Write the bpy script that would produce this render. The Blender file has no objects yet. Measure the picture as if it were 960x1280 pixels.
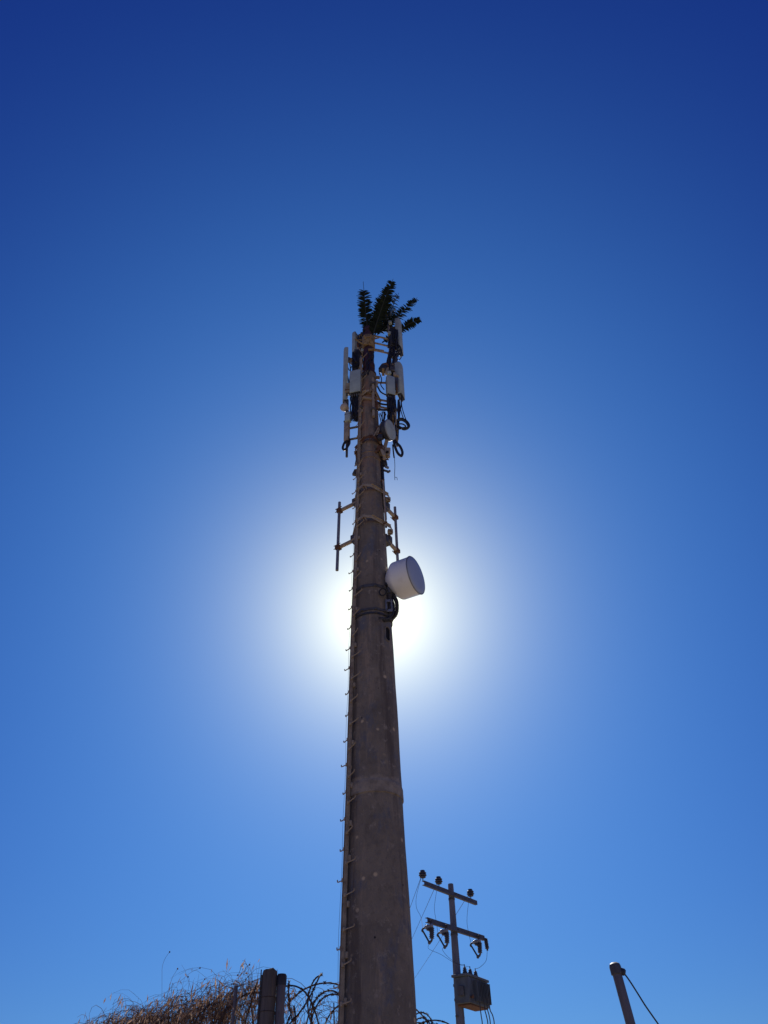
import bpy, bmesh, math, random
from mathutils import Vector, Matrix
random.seed(7)
scene = bpy.context.scene
R_ = math.radians

# ------------------------------------------------------------------ camera
FPX, PITCH, ROLL = 960.0, R_(42.1), R_(1.67)
CAM = Vector((0, 0, 1.6))
_F = Vector((0, math.cos(PITCH), math.sin(PITCH)))
_R0 = Vector((1, 0, 0))
_U0 = Vector((0, -math.sin(PITCH), math.cos(PITCH)))
_R = _R0 * math.cos(ROLL) - _U0 * math.sin(ROLL)
_U = _R0 * math.sin(ROLL) + _U0 * math.cos(ROLL)
cd = bpy.data.cameras.new('camera')
cam = bpy.data.objects.new('camera', cd)
scene.collection.objects.link(cam)
cd.sensor_fit = 'VERTICAL'
cd.sensor_height = 32.0
cd.lens = 32.0 * FPX / 1280.0
cd.clip_start = 0.05
cd.clip_end = 6000
cam.matrix_world = Matrix(((_R.x, _U.x, -_F.x, CAM.x), (_R.y, _U.y, -_F.y, CAM.y), (_R.z, _U.z, -_F.z, CAM.z), (0, 0, 0, 1)))
scene.camera = cam

def ray(x, y):
    return (_F * FPX + _R * (x - 480) + _U * (640 - y)).normalized()
def P(x, y, Y):                      # survey point: sight line through (x, y) met at distance Y ahead
    d = ray(x, y)
    return CAM + d * (Y / d.y)
def PZ(x, y, z):                     # sight line met at height z
    d = ray(x, y)
    return CAM + d * ((z - CAM.z) / d.z)
def mpp(p):                          # metres per photo pixel at a point
    return (p - CAM).dot(_F) / FPX

# ------------------------------------------------------------------ sky and sun
SUN_DIR = ray(473, 768)
SUN_EL = math.asin(SUN_DIR.z)
SUN_AZ = math.atan2(SUN_DIR.x, SUN_DIR.y)
world = bpy.data.worlds.new('World')
scene.world = world
world.use_nodes = True
nt = world.node_tree
nt.nodes.clear()
def wn(t, **k):
    n = nt.nodes.new(t)
    for a, b in k.items(): setattr(n, a, b)
    return n
out = wn('ShaderNodeOutputWorld')
bg = wn('ShaderNodeBackground')
bg.inputs['Strength'].default_value = 0.10
sky = wn('ShaderNodeTexSky', sky_type='NISHITA')
sky.sun_disc = False
sky.sun_elevation = SUN_EL
sky.sun_rotation = SUN_AZ
sky.altitude = 300
sky.air_density = 1.0
sky.dust_density = 0.2
sky.ozone_density = 3.0
# the sky's own colours, a little deeper per channel (dry clear air, phone colour response)
sep = wn('ShaderNodeSeparateColor')
com = wn('ShaderNodeCombineColor')
nt.links.new(sky.outputs[0], sep.inputs[0])
for i, (amp, g) in enumerate(((0.232, 1.387), (0.356, 1.283), (0.590, 0.771))):
    pw = wn('ShaderNodeMath', operation='POWER'); pw.inputs[1].default_value = g
    ml = wn('ShaderNodeMath', operation='MULTIPLY'); ml.inputs[1].default_value = amp * 0.1 ** (g - 1)
    nt.links.new(sep.outputs[i], pw.inputs[0]); nt.links.new(pw.outputs[0], ml.inputs[0]); nt.links.new(ml.outputs[0], com.inputs[i])
# aureole of the sun in dusty air: forward scatter by angle from the sun
tc = wn('ShaderNodeTexCoord')
dot = wn('ShaderNodeVectorMath', operation='DOT_PRODUCT')
dot.inputs[1].default_value = SUN_DIR
nt.links.new(tc.outputs['Generated'], dot.inputs[0])
clampd = wn('ShaderNodeMath', operation='MINIMUM'); clampd.inputs[1].default_value = 1.0
nt.links.new(dot.outputs['Value'], clampd.inputs[0])
ac = wn('ShaderNodeMath', operation='ARCCOSINE')
nt.links.new(clampd.outputs[0], ac.inputs[0])
def falloff(width_deg, power, amp, col):
    a = wn('ShaderNodeMath', operation='DIVIDE'); a.inputs[1].default_value = R_(width_deg)
    nt.links.new(ac.outputs[0], a.inputs[0])
    b = wn('ShaderNodeMath', operation='POWER'); b.inputs[1].default_value = power
    nt.links.new(a.outputs[0], b.inputs[0])
    c = wn('ShaderNodeMath', operation='MULTIPLY'); c.inputs[1].default_value = -1
    nt.links.new(b.outputs[0], c.inputs[0])
    e = wn('ShaderNodeMath', operation='EXPONENT')
    nt.links.new(c.outputs[0], e.inputs[0])
    m = wn('ShaderNodeVectorMath', operation='SCALE')
    m.inputs[0].default_value = [amp * v for v in col]
    nt.links.new(e.outputs[0], m.inputs['Scale'])
    return m
last = com.outputs[0]
for args in ((4.66, 1.05, 10.0, (1.78, 1.62, 0.78)), (33.0, 3.0, 10.0, (0.030, 0.126, 0.233))):
    f = falloff(*args)
    ad = wn('ShaderNodeVectorMath', operation='ADD')
    nt.links.new(last, ad.inputs[0]); nt.links.new(f.outputs[0], ad.inputs[1])
    last = ad.outputs[0]
nt.links.new(last, bg.inputs['Color'])
nt.links.new(bg.outputs[0], out.inputs['Surface'])

sl = bpy.data.lights.new('sun', 'SUN')
sl.energy = 4.6
sl.angle = R_(0.53)
sl.color = (1.0, 0.95, 0.88)
so = bpy.data.objects.new('sun', sl)
scene.collection.objects.link(so)
so.rotation_euler = SUN_DIR.to_track_quat('Z', 'Y').to_euler()
so.location = (0, 0, 40)

scene.view_settings.view_transform = 'Standard'
scene.view_settings.look = 'None'
scene.view_settings.gamma = 1.0
scene.view_settings.exposure = 0.0
scene.view_settings.use_curve_mapping = False
scene.render.engine = 'CYCLES'

# ------------------------------------------------------------------ helpers
COL = scene.collection
WO = {}                                                   # world origin of every parent

class MB:
    def __init__(s): s.v = []; s.f = []
    def add(s, vs, fs):
        o = len(s.v)
        s.v += [Vector(v) for v in vs]
        s.f += [[i + o for i in f] for f in fs]
        return s
    def box(s, c, sx, sy, sz, ax=None, bev=0.0, seg=1):
        ax = ax or (Vector((1, 0, 0)), Vector((0, 1, 0)), Vector((0, 0, 1)))
        c = Vector(c)
        bm = bmesh.new()
        bmesh.ops.create_cube(bm, size=1.0)
        for v in bm.verts: v.co = Vector((v.co.x * sx, v.co.y * sy, v.co.z * sz))
        if bev > 0: bmesh.ops.bevel(bm, geom=list(bm.edges), offset=bev, segments=seg, affect='EDGES', profile=0.5)
        bm.verts.index_update()
        s.add([c + ax[0] * v.co.x + ax[1] * v.co.y + ax[2] * v.co.z for v in bm.verts], [[v.index for v in f.verts] for f in bm.faces])
        bm.free()
        return s
    def tube(s, pts, r, n=8, cap=True):
        pts = [Vector(p) for p in pts]
        m = len(pts)
        rs = r if isinstance(r, (list, tuple)) else [r] * m
        t0 = (pts[1] - pts[0]).normalized()
        nrm = t0.orthogonal().normalized()
        vs, fs = [], []
        for i in range(m):
            t = (pts[min(i + 1, m - 1)] - pts[max(i - 1, 0)])
            t = t.normalized() if t.length > 1e-9 else t0
            nrm = (nrm - t * nrm.dot(t))
            nrm = nrm.normalized() if nrm.length > 1e-6 else t.orthogonal().normalized()
            b = t.cross(nrm)
            for k in range(n):
                a = 2 * math.pi * k / n
                vs.append(pts[i] + (nrm * math.cos(a) + b * math.sin(a)) * rs[i])
        for i in range(m - 1):
            for k in range(n):
                k2 = (k + 1) % n
                fs.append([i * n + k, i * n + k2, (i + 1) * n + k2, (i + 1) * n + k])
        if cap:
            fs.append(list(range(n))[::-1]); fs.append([(m - 1) * n + k for k in range(n)])
        return s.add(vs, fs)
    def lathe(s, prof, origin, axis=(0, 0, 1), n=24, up=None):
        axis = Vector(axis).normalized(); origin = Vector(origin)
        e1 = axis.orthogonal().normalized() if up is None else (Vector(up) - axis * Vector(up).dot(axis)).normalized()
        e2 = axis.cross(e1)
        vs, fs = [], []
        m = len(prof)
        for r, h in prof:
            for k in range(n):
                a = 2 * math.pi * k / n
                vs.append(origin + axis * h + (e1 * math.cos(a) + e2 * math.sin(a)) * r)
        for i in range(m - 1):
            for k in range(n):
                k2 = (k + 1) % n
                fs.append([i * n + k, i * n + k2, (i + 1) * n + k2, (i + 1) * n + k])
        fs.append(list(range(n))[::-1]); fs.append([(m - 1) * n + k for k in range(n)])
        return s.add(vs, fs)
    def mesh(s, name, m, smooth=True, ang=38, origin=Vector()):
        me = bpy.data.meshes.new(name)
        me.from_pydata([tuple(v - origin) for v in s.v], [], s.f)
        me.materials.append(m)
        bm = bmesh.new(); bm.from_mesh(me)
        if len(bm.faces) < 60000: bmesh.ops.recalc_face_normals(bm, faces=bm.faces)
        bm.to_mesh(me); bm.free()
        if smooth:
            me.polygons.foreach_set('use_smooth', [True] * len(me.polygons))
            me.set_sharp_from_angle(angle=R_(ang))
        return me
    def build(s, name, m, parent=None, smooth=True, ang=38, label=None, kind=None):
        org = WO.get(parent, Vector())
        ob = bpy.data.objects.new(name, s.mesh(name, m, smooth, ang, org))
        COL.objects.link(ob)
        if parent: ob.parent = parent
        WO[ob] = org
        if label: ob['label'] = label
        if kind: ob['kind'] = kind
        return ob

def thing(name, label, cat, loc=(0, 0, 0), group=None, kind=None):
    e = bpy.data.objects.new(name, None)
    e.empty_display_size = 0.1
    COL.objects.link(e)
    e.location = loc
    WO[e] = Vector(loc)
    tag(e, label, cat, group, kind)
    return e
def tag(o, label, cat, group=None, kind=None):
    o['label'] = label; o['category'] = cat
    if group: o['group'] = group
    if kind: o['kind'] = kind
def place(name, me, parent, mtx):
    ob = bpy.data.objects.new(name, me)
    COL.objects.link(ob)
    ob.parent = parent
    ob.matrix_local = Matrix.Translation(-WO.get(parent, Vector())) @ mtx
    WO[ob] = WO.get(parent, Vector())
    return ob
def frame(o, x, y, z):
    return Matrix(((x.x, y.x, z.x, o.x), (x.y, y.y, z.y, o.y), (x.z, y.z, z.z, o.z), (0, 0, 0, 1)))
def spline(pts, k=6):
    pts = [Vector(p) for p in pts]
    q = [pts[0] * 2 - pts[1]] + pts + [pts[-1] * 2 - pts[-2]]
    o = []
    for i in range(1, len(q) - 2):
        a, b, c, d = q[i - 1], q[i], q[i + 1], q[i + 2]
        for j in range(k):
            t = j / k
            o.append(0.5 * (2 * b + (c - a) * t + (2 * a - 5 * b + 4 * c - d) * t * t + (3 * b - a - 3 * c + d) * t ** 3))
    o.append(pts[-1])
    return o
def lerp(a, b, t): return a + (b - a) * t

# ------------------------------------------------------------------ materials
def mat(name, base, rough=0.7, metal=0.0, second=None, scale=6.0, stretch=(1, 1, 1), amount=(0.4, 0.65), bump=0.0, bscale=60.0, third=None, tscale=20.0, tamount=(0.62, 0.7), spec=0.4, trans=0.0):
    m = bpy.data.materials.new(name)
    m.use_nodes = True
    t = m.node_tree
    b = t.nodes['Principled BSDF']
    b.inputs['Roughness'].default_value = rough
    b.inputs['Metallic'].default_value = metal
    b.inputs['Specular IOR Level'].default_value = spec
    tc = t.nodes.new('ShaderNodeTexCoord')
    mp = t.nodes.new('ShaderNodeMapping')
    mp.inputs['Scale'].default_value = stretch
    t.links.new(tc.outputs['Object'], mp.inputs['Vector'])
    col = None
    def layer(prev, colr, sc, am, detail=6):
        n = t.nodes.new('ShaderNodeTexNoise')
        n.inputs['Scale'].default_value = sc
        n.inputs['Detail'].default_value = detail
        n.inputs['Roughness'].default_value = 0.62
        t.links.new(mp.outputs[0], n.inputs['Vector'])
        r = t.nodes.new('ShaderNodeMapRange')
        r.inputs['From Min'].default_value = am[0]; r.inputs['From Max'].default_value = am[1]
        t.links.new(n.outputs['Fac'], r.inputs['Value'])
        x = t.nodes.new('ShaderNodeMix'); x.data_type = 'RGBA'
        t.links.new(r.outputs[0], x.inputs['Factor'])
        if isinstance(prev, tuple): x.inputs['A'].default_value = (*prev, 1)
        else: t.links.new(prev, x.inputs['A'])
        x.inputs['B'].default_value = (*colr, 1)
        return x.outputs['Result']
    col = tuple(base)
    if second: col = layer(col, second, scale, amount)
    if third: col = layer(col, third, tscale, tamount)
    if isinstance(col, tuple): b.inputs['Base Color'].default_value = (*col, 1)
    else: t.links.new(col, b.inputs['Base Color'])
    if bump:
        n = t.nodes.new('ShaderNodeTexNoise'); n.inputs['Scale'].default_value = bscale; n.inputs['Detail'].default_value = 5
        t.links.new(tc.outputs['Object'], n.inputs['Vector'])
        bp = t.nodes.new('ShaderNodeBump'); bp.inputs['Strength'].default_value = bump; bp.inputs['Distance'].default_value = 0.01
        t.links.new(n.outputs['Fac'], bp.inputs['Height']); t.links.new(bp.outputs[0], b.inputs['Normal'])
    if trans:
        # thin leaf: some light passes through
        tr = t.nodes.new('ShaderNodeBsdfTranslucent')
        if isinstance(col, tuple): tr.inputs['Color'].default_value = (*col, 1)
        else: t.links.new(col, tr.inputs['Color'])
        mx = t.nodes.new('ShaderNodeMixShader'); mx.inputs[0].default_value = trans
        o = t.nodes['Material Output']
        t.links.new(b.outputs[0], mx.inputs[1]); t.links.new(tr.outputs[0], mx.inputs[2]); t.links.new(mx.outputs[0], o.inputs['Surface'])
    return m

M = {}
M['dirt'] = mat('dry_dirt', (0.40, 0.32, 0.235), 0.95, second=(0.33, 0.255, 0.18), scale=0.6, bump=0.4, bscale=8)
M['maroon'] = mat('primer_steel', (0.045, 0.018, 0.017), 0.6, second=(0.07, 0.03, 0.022), scale=7, bump=0.15)
M['galv'] = mat('galvanised_steel', (0.30, 0.30, 0.30), 0.55, 0.6, second=(0.22, 0.215, 0.21), scale=9, bump=0.1)
M['galvdark'] = mat('weathered_galvanised', (0.13, 0.125, 0.12), 0.6, 0.4, second=(0.08, 0.07, 0.06), scale=8, bump=0.15)
M['tanpaint'] = mat('tan_painted_steel', (0.40, 0.325, 0.225), 0.7, second=(0.25, 0.185, 0.125), scale=7, bump=0.2, third=(0.15, 0.075, 0.04), tscale=14)
M['ochre'] = mat('ochre_painted_steel', (0.36, 0.245, 0.10), 0.7, second=(0.16, 0.10, 0.05), scale=9, bump=0.2)
M['rust'] = mat('rusty_steel', (0.16, 0.075, 0.035), 0.85, second=(0.09, 0.04, 0.025), scale=12, bump=0.3)
M['panel'] = mat('grey_fibreglass', (0.42, 0.47, 0.40), 0.55, second=(0.33, 0.36, 0.31), scale=5, bump=0.05)
M['radio'] = mat('light_grey_powder_coat', (0.42, 0.48, 0.42), 0.5, second=(0.34, 0.385, 0.33), scale=6, bump=0.04)
M['radiodark'] = mat('dark_grey_casting', (0.045, 0.047, 0.055), 0.6, second=(0.03, 0.03, 0.035), scale=10, bump=0.1)
M['beige'] = mat('beige_radome', (0.52, 0.44, 0.33), 0.6, second=(0.46, 0.38, 0.28), scale=6, bump=0.04)
M['white'] = mat('white_paint', (0.80, 0.80, 0.765), 0.45, second=(0.62, 0.60, 0.56), scale=3.5, amount=(0.5, 0.8), bump=0.03, third=(0.5, 0.46, 0.4), tscale=9, tamount=(0.66, 0.8))
M['radome'] = mat('radome_with_sky_tint', (0.40, 0.45, 0.52), 0.5, second=(0.36, 0.41, 0.48), scale=3, bump=0.02)  # white-grey face with the blue of sky-lit shade put into its colour
M['rubber'] = mat('black_cable_jacket', (0.014, 0.014, 0.016), 0.55, second=(0.03, 0.028, 0.026), scale=20)
M['void'] = mat('hole_dark_and_matte_black', (0.006, 0.006, 0.006), 0.9)  # matte black; on the port sheet it paints the dark of a hole
M['wire'] = mat('weathered_conductor', (0.07, 0.07, 0.075), 0.9, 0.0, spec=0.1)
M['leaf'] = mat('green_plastic_leaf', (0.016, 0.024, 0.014), 0.9, second=(0.009, 0.012, 0.009), scale=9, third=(0.035, 0.045, 0.016), tscale=6, trans=0.03, spec=0.15)
M['rachis'] = mat('olive_plastic_stem', (0.026, 0.03, 0.018), 0.8)
M['cement'] = mat('weathered_cement', (0.175, 0.18, 0.205), 0.9, second=(0.115, 0.118, 0.135), scale=5, stretch=(1, 1, 0.3), bump=0.25, bscale=40)
M['armsteel'] = mat('galvanised_crossarm', (0.12, 0.12, 0.13), 0.6, 0.3, second=(0.08, 0.075, 0.075), scale=8)
M['porcelain'] = mat('grey_porcelain', (0.07, 0.07, 0.085), 0.6, second=(0.05, 0.05, 0.06), scale=8)
M['polymer'] = mat('pale_porcelain', (0.36, 0.36, 0.35), 0.35, second=(0.30, 0.29, 0.28), scale=9)
M['tank'] = mat('transformer_paint', (0.12, 0.135, 0.14), 0.6, second=(0.075, 0.082, 0.082), scale=5, stretch=(1, 1, 0.4), third=(0.10, 0.06, 0.035), tscale=8, tamount=(0.6, 0.75), bump=0.1)
M['timber'] = mat('grey_weathered_timber', (0.13, 0.11, 0.10), 0.95, second=(0.07, 0.058, 0.05), scale=7, stretch=(1, 1, 0.12), bump=0.6, bscale=35, third=(0.17, 0.13, 0.09), tscale=16)
M['pipepaint'] = mat('painted_pipe', (0.15, 0.13, 0.14), 0.5, 0.1, second=(0.09, 0.085, 0.10), scale=8, stretch=(1, 1, 0.15), bump=0.2)
M['razor'] = mat('rusted_razor_wire', (0.085, 0.065, 0.06), 0.85, 0.0, second=(0.06, 0.035, 0.025), scale=12, spec=0.15)
M['twig'] = mat('dry_vine_stem', (0.33, 0.245, 0.19), 0.95, second=(0.10, 0.068, 0.052), scale=6, trans=0.55)
M['wood'] = mat('dark_woody_stem', (0.11, 0.08, 0.06), 0.95, second=(0.06, 0.042, 0.032), scale=7)
M['dryleaf'] = mat('dead_vine_leaf', (0.33, 0.215, 0.15), 0.9, second=(0.15, 0.085, 0.058), scale=7, amount=(0.42, 0.55), third=(0.46, 0.37, 0.30), tscale=11, tamount=(0.55, 0.63), trans=0.55)

def tower_material():
    m = bpy.data.materials.new('weathered_brown_concrete')
    m.use_nodes = True
    t = m.node_tree; b = t.nodes['Principled BSDF']
    b.inputs['Roughness'].default_value = 0.88
    b.inputs['Specular IOR Level'].default_value = 0.25
    tc = t.nodes.new('ShaderNodeTexCoord')
    def noise(sc, st=(1, 1, 1), detail=6, rough=0.6, off=0):
        mp = t.nodes.new('ShaderNodeMapping'); mp.inputs['Scale'].default_value = st; mp.inputs['Location'].default_value = (off, off * 1.7, off * 0.6)
        t.links.new(tc.outputs['Object'], mp.inputs[0])
        n = t.nodes.new('ShaderNodeTexNoise'); n.inputs['Scale'].default_value = sc; n.inputs['Detail'].default_value = detail; n.inputs['Roughness'].default_value = rough
        t.links.new(mp.outputs[0], n.inputs['Vector'])
        return n.outputs['Fac']
    def rng(v, a, b_, lo=0.0, hi=1.0):
        r = t.nodes.new('ShaderNodeMapRange'); r.inputs['From Min'].default_value = a; r.inputs['From Max'].default_value = b_
        r.inputs['To Min'].default_value = lo; r.inputs['To Max'].default_value = hi
        t.links.new(v, r.inputs['Value']); return r.outputs[0]
    def mix(a, c, f):
        x = t.nodes.new('ShaderNodeMix'); x.data_type = 'RGBA'
        if isinstance(a, tuple): x.inputs['A'].default_value = (*a, 1)
        else: t.links.new(a, x.inputs['A'])
        x.inputs['B'].default_value = (*c, 1)
        t.links.new(f, x.inputs['Factor'])
        return x.outputs['Result']
    c = mix((0.195, 0.160, 0.130), (0.135, 0.112, 0.094), rng(noise(1.7), 0.36, 0.62))
    c = mix(c, (0.25, 0.193, 0.150), rng(noise(3.5, (1, 1, 0.12), 7, 0.7, 5), 0.53, 0.64, 0, 0.9))       # run marks
    c = mix(c, (0.108, 0.110, 0.132), rng(noise(2.6, (1, 1, 0.5), 8, 0.72, 11), 0.53, 0.61, 0, 0.9))        # bluish washed patches
    c = mix(c, (0.085, 0.068, 0.060), rng(noise(5.0, (1, 1, 0.07), 5, 0.6, 23), 0.53, 0.63, 0, 0.85))        # dark drips
    v = t.nodes.new('ShaderNodeTexVoronoi'); v.inputs['Scale'].default_value = 4.2; v.inputs['Randomness'].default_value = 1.0
    t.links.new(tc.outputs['Object'], v.inputs['Vector'])
    chip = t.nodes.new('ShaderNodeMath'); chip.operation = 'MULTIPLY'
    t.links.new(rng(v.outputs['Distance'], 0.15, 0.08), chip.inputs[0])
    t.links.new(rng(noise(1.1, (1, 1, 1), 2, 0.5, 31), 0.47, 0.55), chip.inputs[1])
    sx = t.nodes.new('ShaderNodeSeparateXYZ'); t.links.new(tc.outputs['Object'], sx.inputs[0])
    rm = t.nodes.new('ShaderNodeMath'); rm.operation = 'MULTIPLY'
    t.links.new(rng(sx.outputs['Z'], 11.0, 14.0, 0.0, 0.85), rm.inputs[0]); t.links.new(rng(noise(3.2, (1, 1, 0.3), 6, 0.7, 71), 0.45, 0.62), rm.inputs[1])
    c = mix(c, (0.10, 0.082, 0.070), rng(noise(11, (1, 1, 0.8), 6, 0.7, 91), 0.50, 0.72, 0, 0.7))           # fine dirt mottling
    c = mix(c, (0.26, 0.22, 0.185), rng(noise(7.5, (1, 1, 0.9), 7, 0.72, 101), 0.58, 0.66, 0, 0.7))          # worn pale patches
    jb = t.nodes.new('ShaderNodeMath'); jb.operation = 'ADD'
    t.links.new(sx.outputs['Z'], jb.inputs[0]); t.links.new(rng(noise(6, (1, 1, 1), 5, 0.6, 17), 0.3, 0.7, -0.06, 0.06), jb.inputs[1])
    b1 = t.nodes.new('ShaderNodeMath'); b1.operation = 'MULTIPLY'
    t.links.new(rng(jb.outputs[0], JOINT_Z - 0.02, JOINT_Z + 0.03), b1.inputs[0]); t.links.new(rng(jb.outputs[0], JOINT_Z + 0.26, JOINT_Z + 0.20), b1.inputs[1])
    b2 = t.nodes.new('ShaderNodeMath'); b2.operation = 'MULTIPLY'
    t.links.new(b1.outputs[0], b2.inputs[0]); t.links.new(rng(noise(9, (1, 1, 1), 7, 0.7, 57), 0.36, 0.60, 0.15, 0.95), b2.inputs[1])
    c = mix(c, (0.27, 0.225, 0.185), b2.outputs[0])                                                          # mortar smeared on the joint
    c = mix(c, (0.25, 0.135, 0.085), rm.outputs[0])                                                         # rust bleeding from the steelwork above
    c = mix(c, (0.40, 0.31, 0.22), chip.outputs[0])                                                        # chipped spots
    v2 = t.nodes.new('ShaderNodeTexVoronoi'); v2.inputs['Scale'].default_value = 6.3
    t.links.new(tc.outputs['Object'], v2.inputs['Vector'])
    pit = t.nodes.new('ShaderNodeMath'); pit.operation = 'MULTIPLY'
    t.links.new(rng(v2.outputs['Distance'], 0.10, 0.07), pit.inputs[0])
    t.links.new(rng(noise(0.9, (1, 1, 1), 2, 0.5, 47), 0.5, 0.56), pit.inputs[1])
    c = mix(c, (0.03, 0.025, 0.024), pit.outputs[0])                                                        # air-bubble pits
    vm = t.nodes.new('ShaderNodeVectorMath'); vm.operation = 'MULTIPLY'; vm.inputs[1].default_value = (1.38, 1.35, 1.20)
    t.links.new(c, vm.inputs[0])
    t.links.new(vm.outputs[0], b.inputs['Base Color'])
    bp = t.nodes.new('ShaderNodeBump'); bp.inputs['Strength'].default_value = 0.8; bp.inputs['Distance'].default_value = 0.03
    t.links.new(noise(14, (1, 1, 0.6), 8, 0.65), bp.inputs['Height'])
    t.links.new(bp.outputs[0], b.inputs['Normal'])
    return m
JOINT_Z = P(465, 1003, 11.0).z
M['tower'] = tower_material()

# ------------------------------------------------------------------ ground
g = MB()
ring = [(0, 0)]
NR = 64
vs = [Vector((0, 0, 0))]; fs = []
for ri, rad in enumerate((12, 40, 150, 600, 3500)):
    for k in range(NR):
        a = 2 * math.pi * k / NR
        h = 0.0 if ri < 2 else random.uniform(-0.3, 0.3) * (rad / 150) ** 0.5
        vs.append(Vector((rad * math.cos(a), rad * math.sin(a) + 8, h)))
for k in range(NR): fs.append([0, 1 + k, 1 + (k + 1) % NR])
for ri in range(4):
    for k in range(NR):
        a, b2 = 1 + ri * NR, 1 + (ri + 1) * NR
        fs.append([a + k, b2 + k, b2 + (k + 1) % NR, a + (k + 1) % NR])
g.add(vs, fs)
gr = g.build('ground', M['dirt'])
gr['kind'] = 'structure'; gr['label'] = 'dry bare earth around the compound'

# ------------------------------------------------------------------ tower
D = 11.0
AX = P(472.5, 1270, D).x
AXT = P(463.0, 600, D).x
def axis(z):                                              # the tower stands almost plumb
    z0, z1 = P(472.5, 1270, D).z, P(463, 600, D).z
    return Vector((AX + (AXT - AX) * (z - z0) / (z1 - z0), D, z))
def Zr(y): return P(465, y, D).z                          # height seen at photo row y on the tower axis
def E(x, y, dy=0.0): return P(x, y, D + dy)
PROF = []
for y, w in ((1270, 96), (1150, 85), (1000, 69), (900, 60), (800, 50.5), (700, 39), (650, 34), (590, 28.5), (540, 24), (500, 20.5), (470, 17.5)):
    p = P(465, y, D)
    PROF.append((p.z, 0.5 * w * mpp(p)))
s0 = (PROF[1][1] - PROF[0][1]) / (PROF[1][0] - PROF[0][0])
PROF.insert(0, (-0.3, PROF[0][1] + s0 * (-0.3 - PROF[0][0])))
def rad(z):
    for (za, ra), (zb, rb) in zip(PROF, PROF[1:]):
        if z <= zb: return ra + (rb - ra) * (z - za) / (zb - za)
    return PROF[-1][1]
def on_shaft(z, a, out=0.0):                              # a: angle from the camera side, + to the right
    n = Vector((math.sin(a), -math.cos(a), 0))
    return axis(z) + n * (rad(z) + out), n, Vector((math.cos(a), math.sin(a), 0))

tower = thing('antenna_tower', 'tall tapered brown concrete mast with climbing pegs, centre of the picture', 'tower', (axis(0).x, D, 0))
zs = [PROF[0][0]]
joints = [Zr(1003), Zr(581)]
seams = []
ztop = PROF[-1][0]
m = MB()
NS = 56
levels = []
z = -0.3
while z < ztop:
    levels.append((z, rad(z))); z += 0.35
levels.append((ztop, rad(ztop)))
for jz in joints:                                         # slip joints: the upper length overlaps the lower
    levels = [l for l in levels if abs(l[0] - jz) > 0.12]
    levels += [(jz - 0.004, rad(jz)), (jz, rad(jz) + 0.016), (jz + 0.16, rad(jz + 0.16) + 0.014), (jz + 0.2, rad(jz + 0.2) + 0.003)]
for jz in seams:
    levels = [l for l in levels if abs(l[0] - jz) > 0.05]
    levels += [(jz - 0.012, rad(jz)), (jz, rad(jz) - 0.008), (jz + 0.012, rad(jz))]
levels.sort()
vs, fs = [], []
for z, r in levels:
    c = axis(z)
    for k in range(NS):
        a = 2 * math.pi * k / NS
        rr = r + 0.0025 * math.sin(3 * a + z * 2) + 0.002 * math.sin(7 * a - z * 5)
        vs.append(c + Vector((math.cos(a) * rr, math.sin(a) * rr, 0)))
for i in range(len(levels) - 1):
    for k in range(NS):
        k2 = (k + 1) % NS
        fs.append([i * NS + k, i * NS + k2, (i + 1) * NS + k2, (i + 1) * NS + k])
fs.append([(len(levels) - 1) * NS + k for k in range(NS)])
m.add(vs, fs)
m.build('shaft', M['tower'], tower, ang=14)
# steel extension above the concrete
zx = Zr(412)
r_ext = 0.5 * 13.5 * mpp(axis(Zr(450)))
m = MB()
m.lathe([(r_ext * 1.35, 0), (r_ext * 1.35, 0.05), (r_ext, 0.06), (r_ext, Zr(462) - ztop), (r_ext * 1.12, Zr(462) - ztop + 0.01), (r_ext * 1.12, Zr(462) - ztop + 0.16),
         (r_ext * 0.98, Zr(462) - ztop + 0.17), (r_ext * 0.95, zx - ztop)], axis(ztop), n=32)
m.build('top_tube', M['maroon'], tower, label='dark maroon steel tube that extends the mast')

# climbing rail with pegs
RA = -R_(57)
m = MB()
zr0, zr1 = 0.4, Zr(452)
pts = []
z = zr0
while z <= zr1:
    pts.append(z); z += 0.5
pts.append(zr1)
prof2 = [(-0.024, 0.0), (0.024, 0.0), (0.024, 0.05), (0.014, 0.05), (0.014, 0.012), (-0.014, 0.012), (-0.014, 0.05), (-0.024, 0.05)]
vs, fs = [], []
for z in pts:
    p, n, t = on_shaft(z, RA, 0.045)
    for (u, w) in prof2: vs.append(p + t * u + n * (w - 0.02))
for i in range(len(pts) - 1):
    for k in range(8):
        k2 = (k + 1) % 8
        fs.append([i * 8 + k, i * 8 + k2, (i + 1) * 8 + k2, (i + 1) * 8 + k])
fs.append(list(range(8))); fs.append([(len(pts) - 1) * 8 + k for k in range(8)])
m.add(vs, fs)
rail = m.build('climbing_rail', M['tanpaint'], tower, label='tan steel rail running up the shaded edge')
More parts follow.
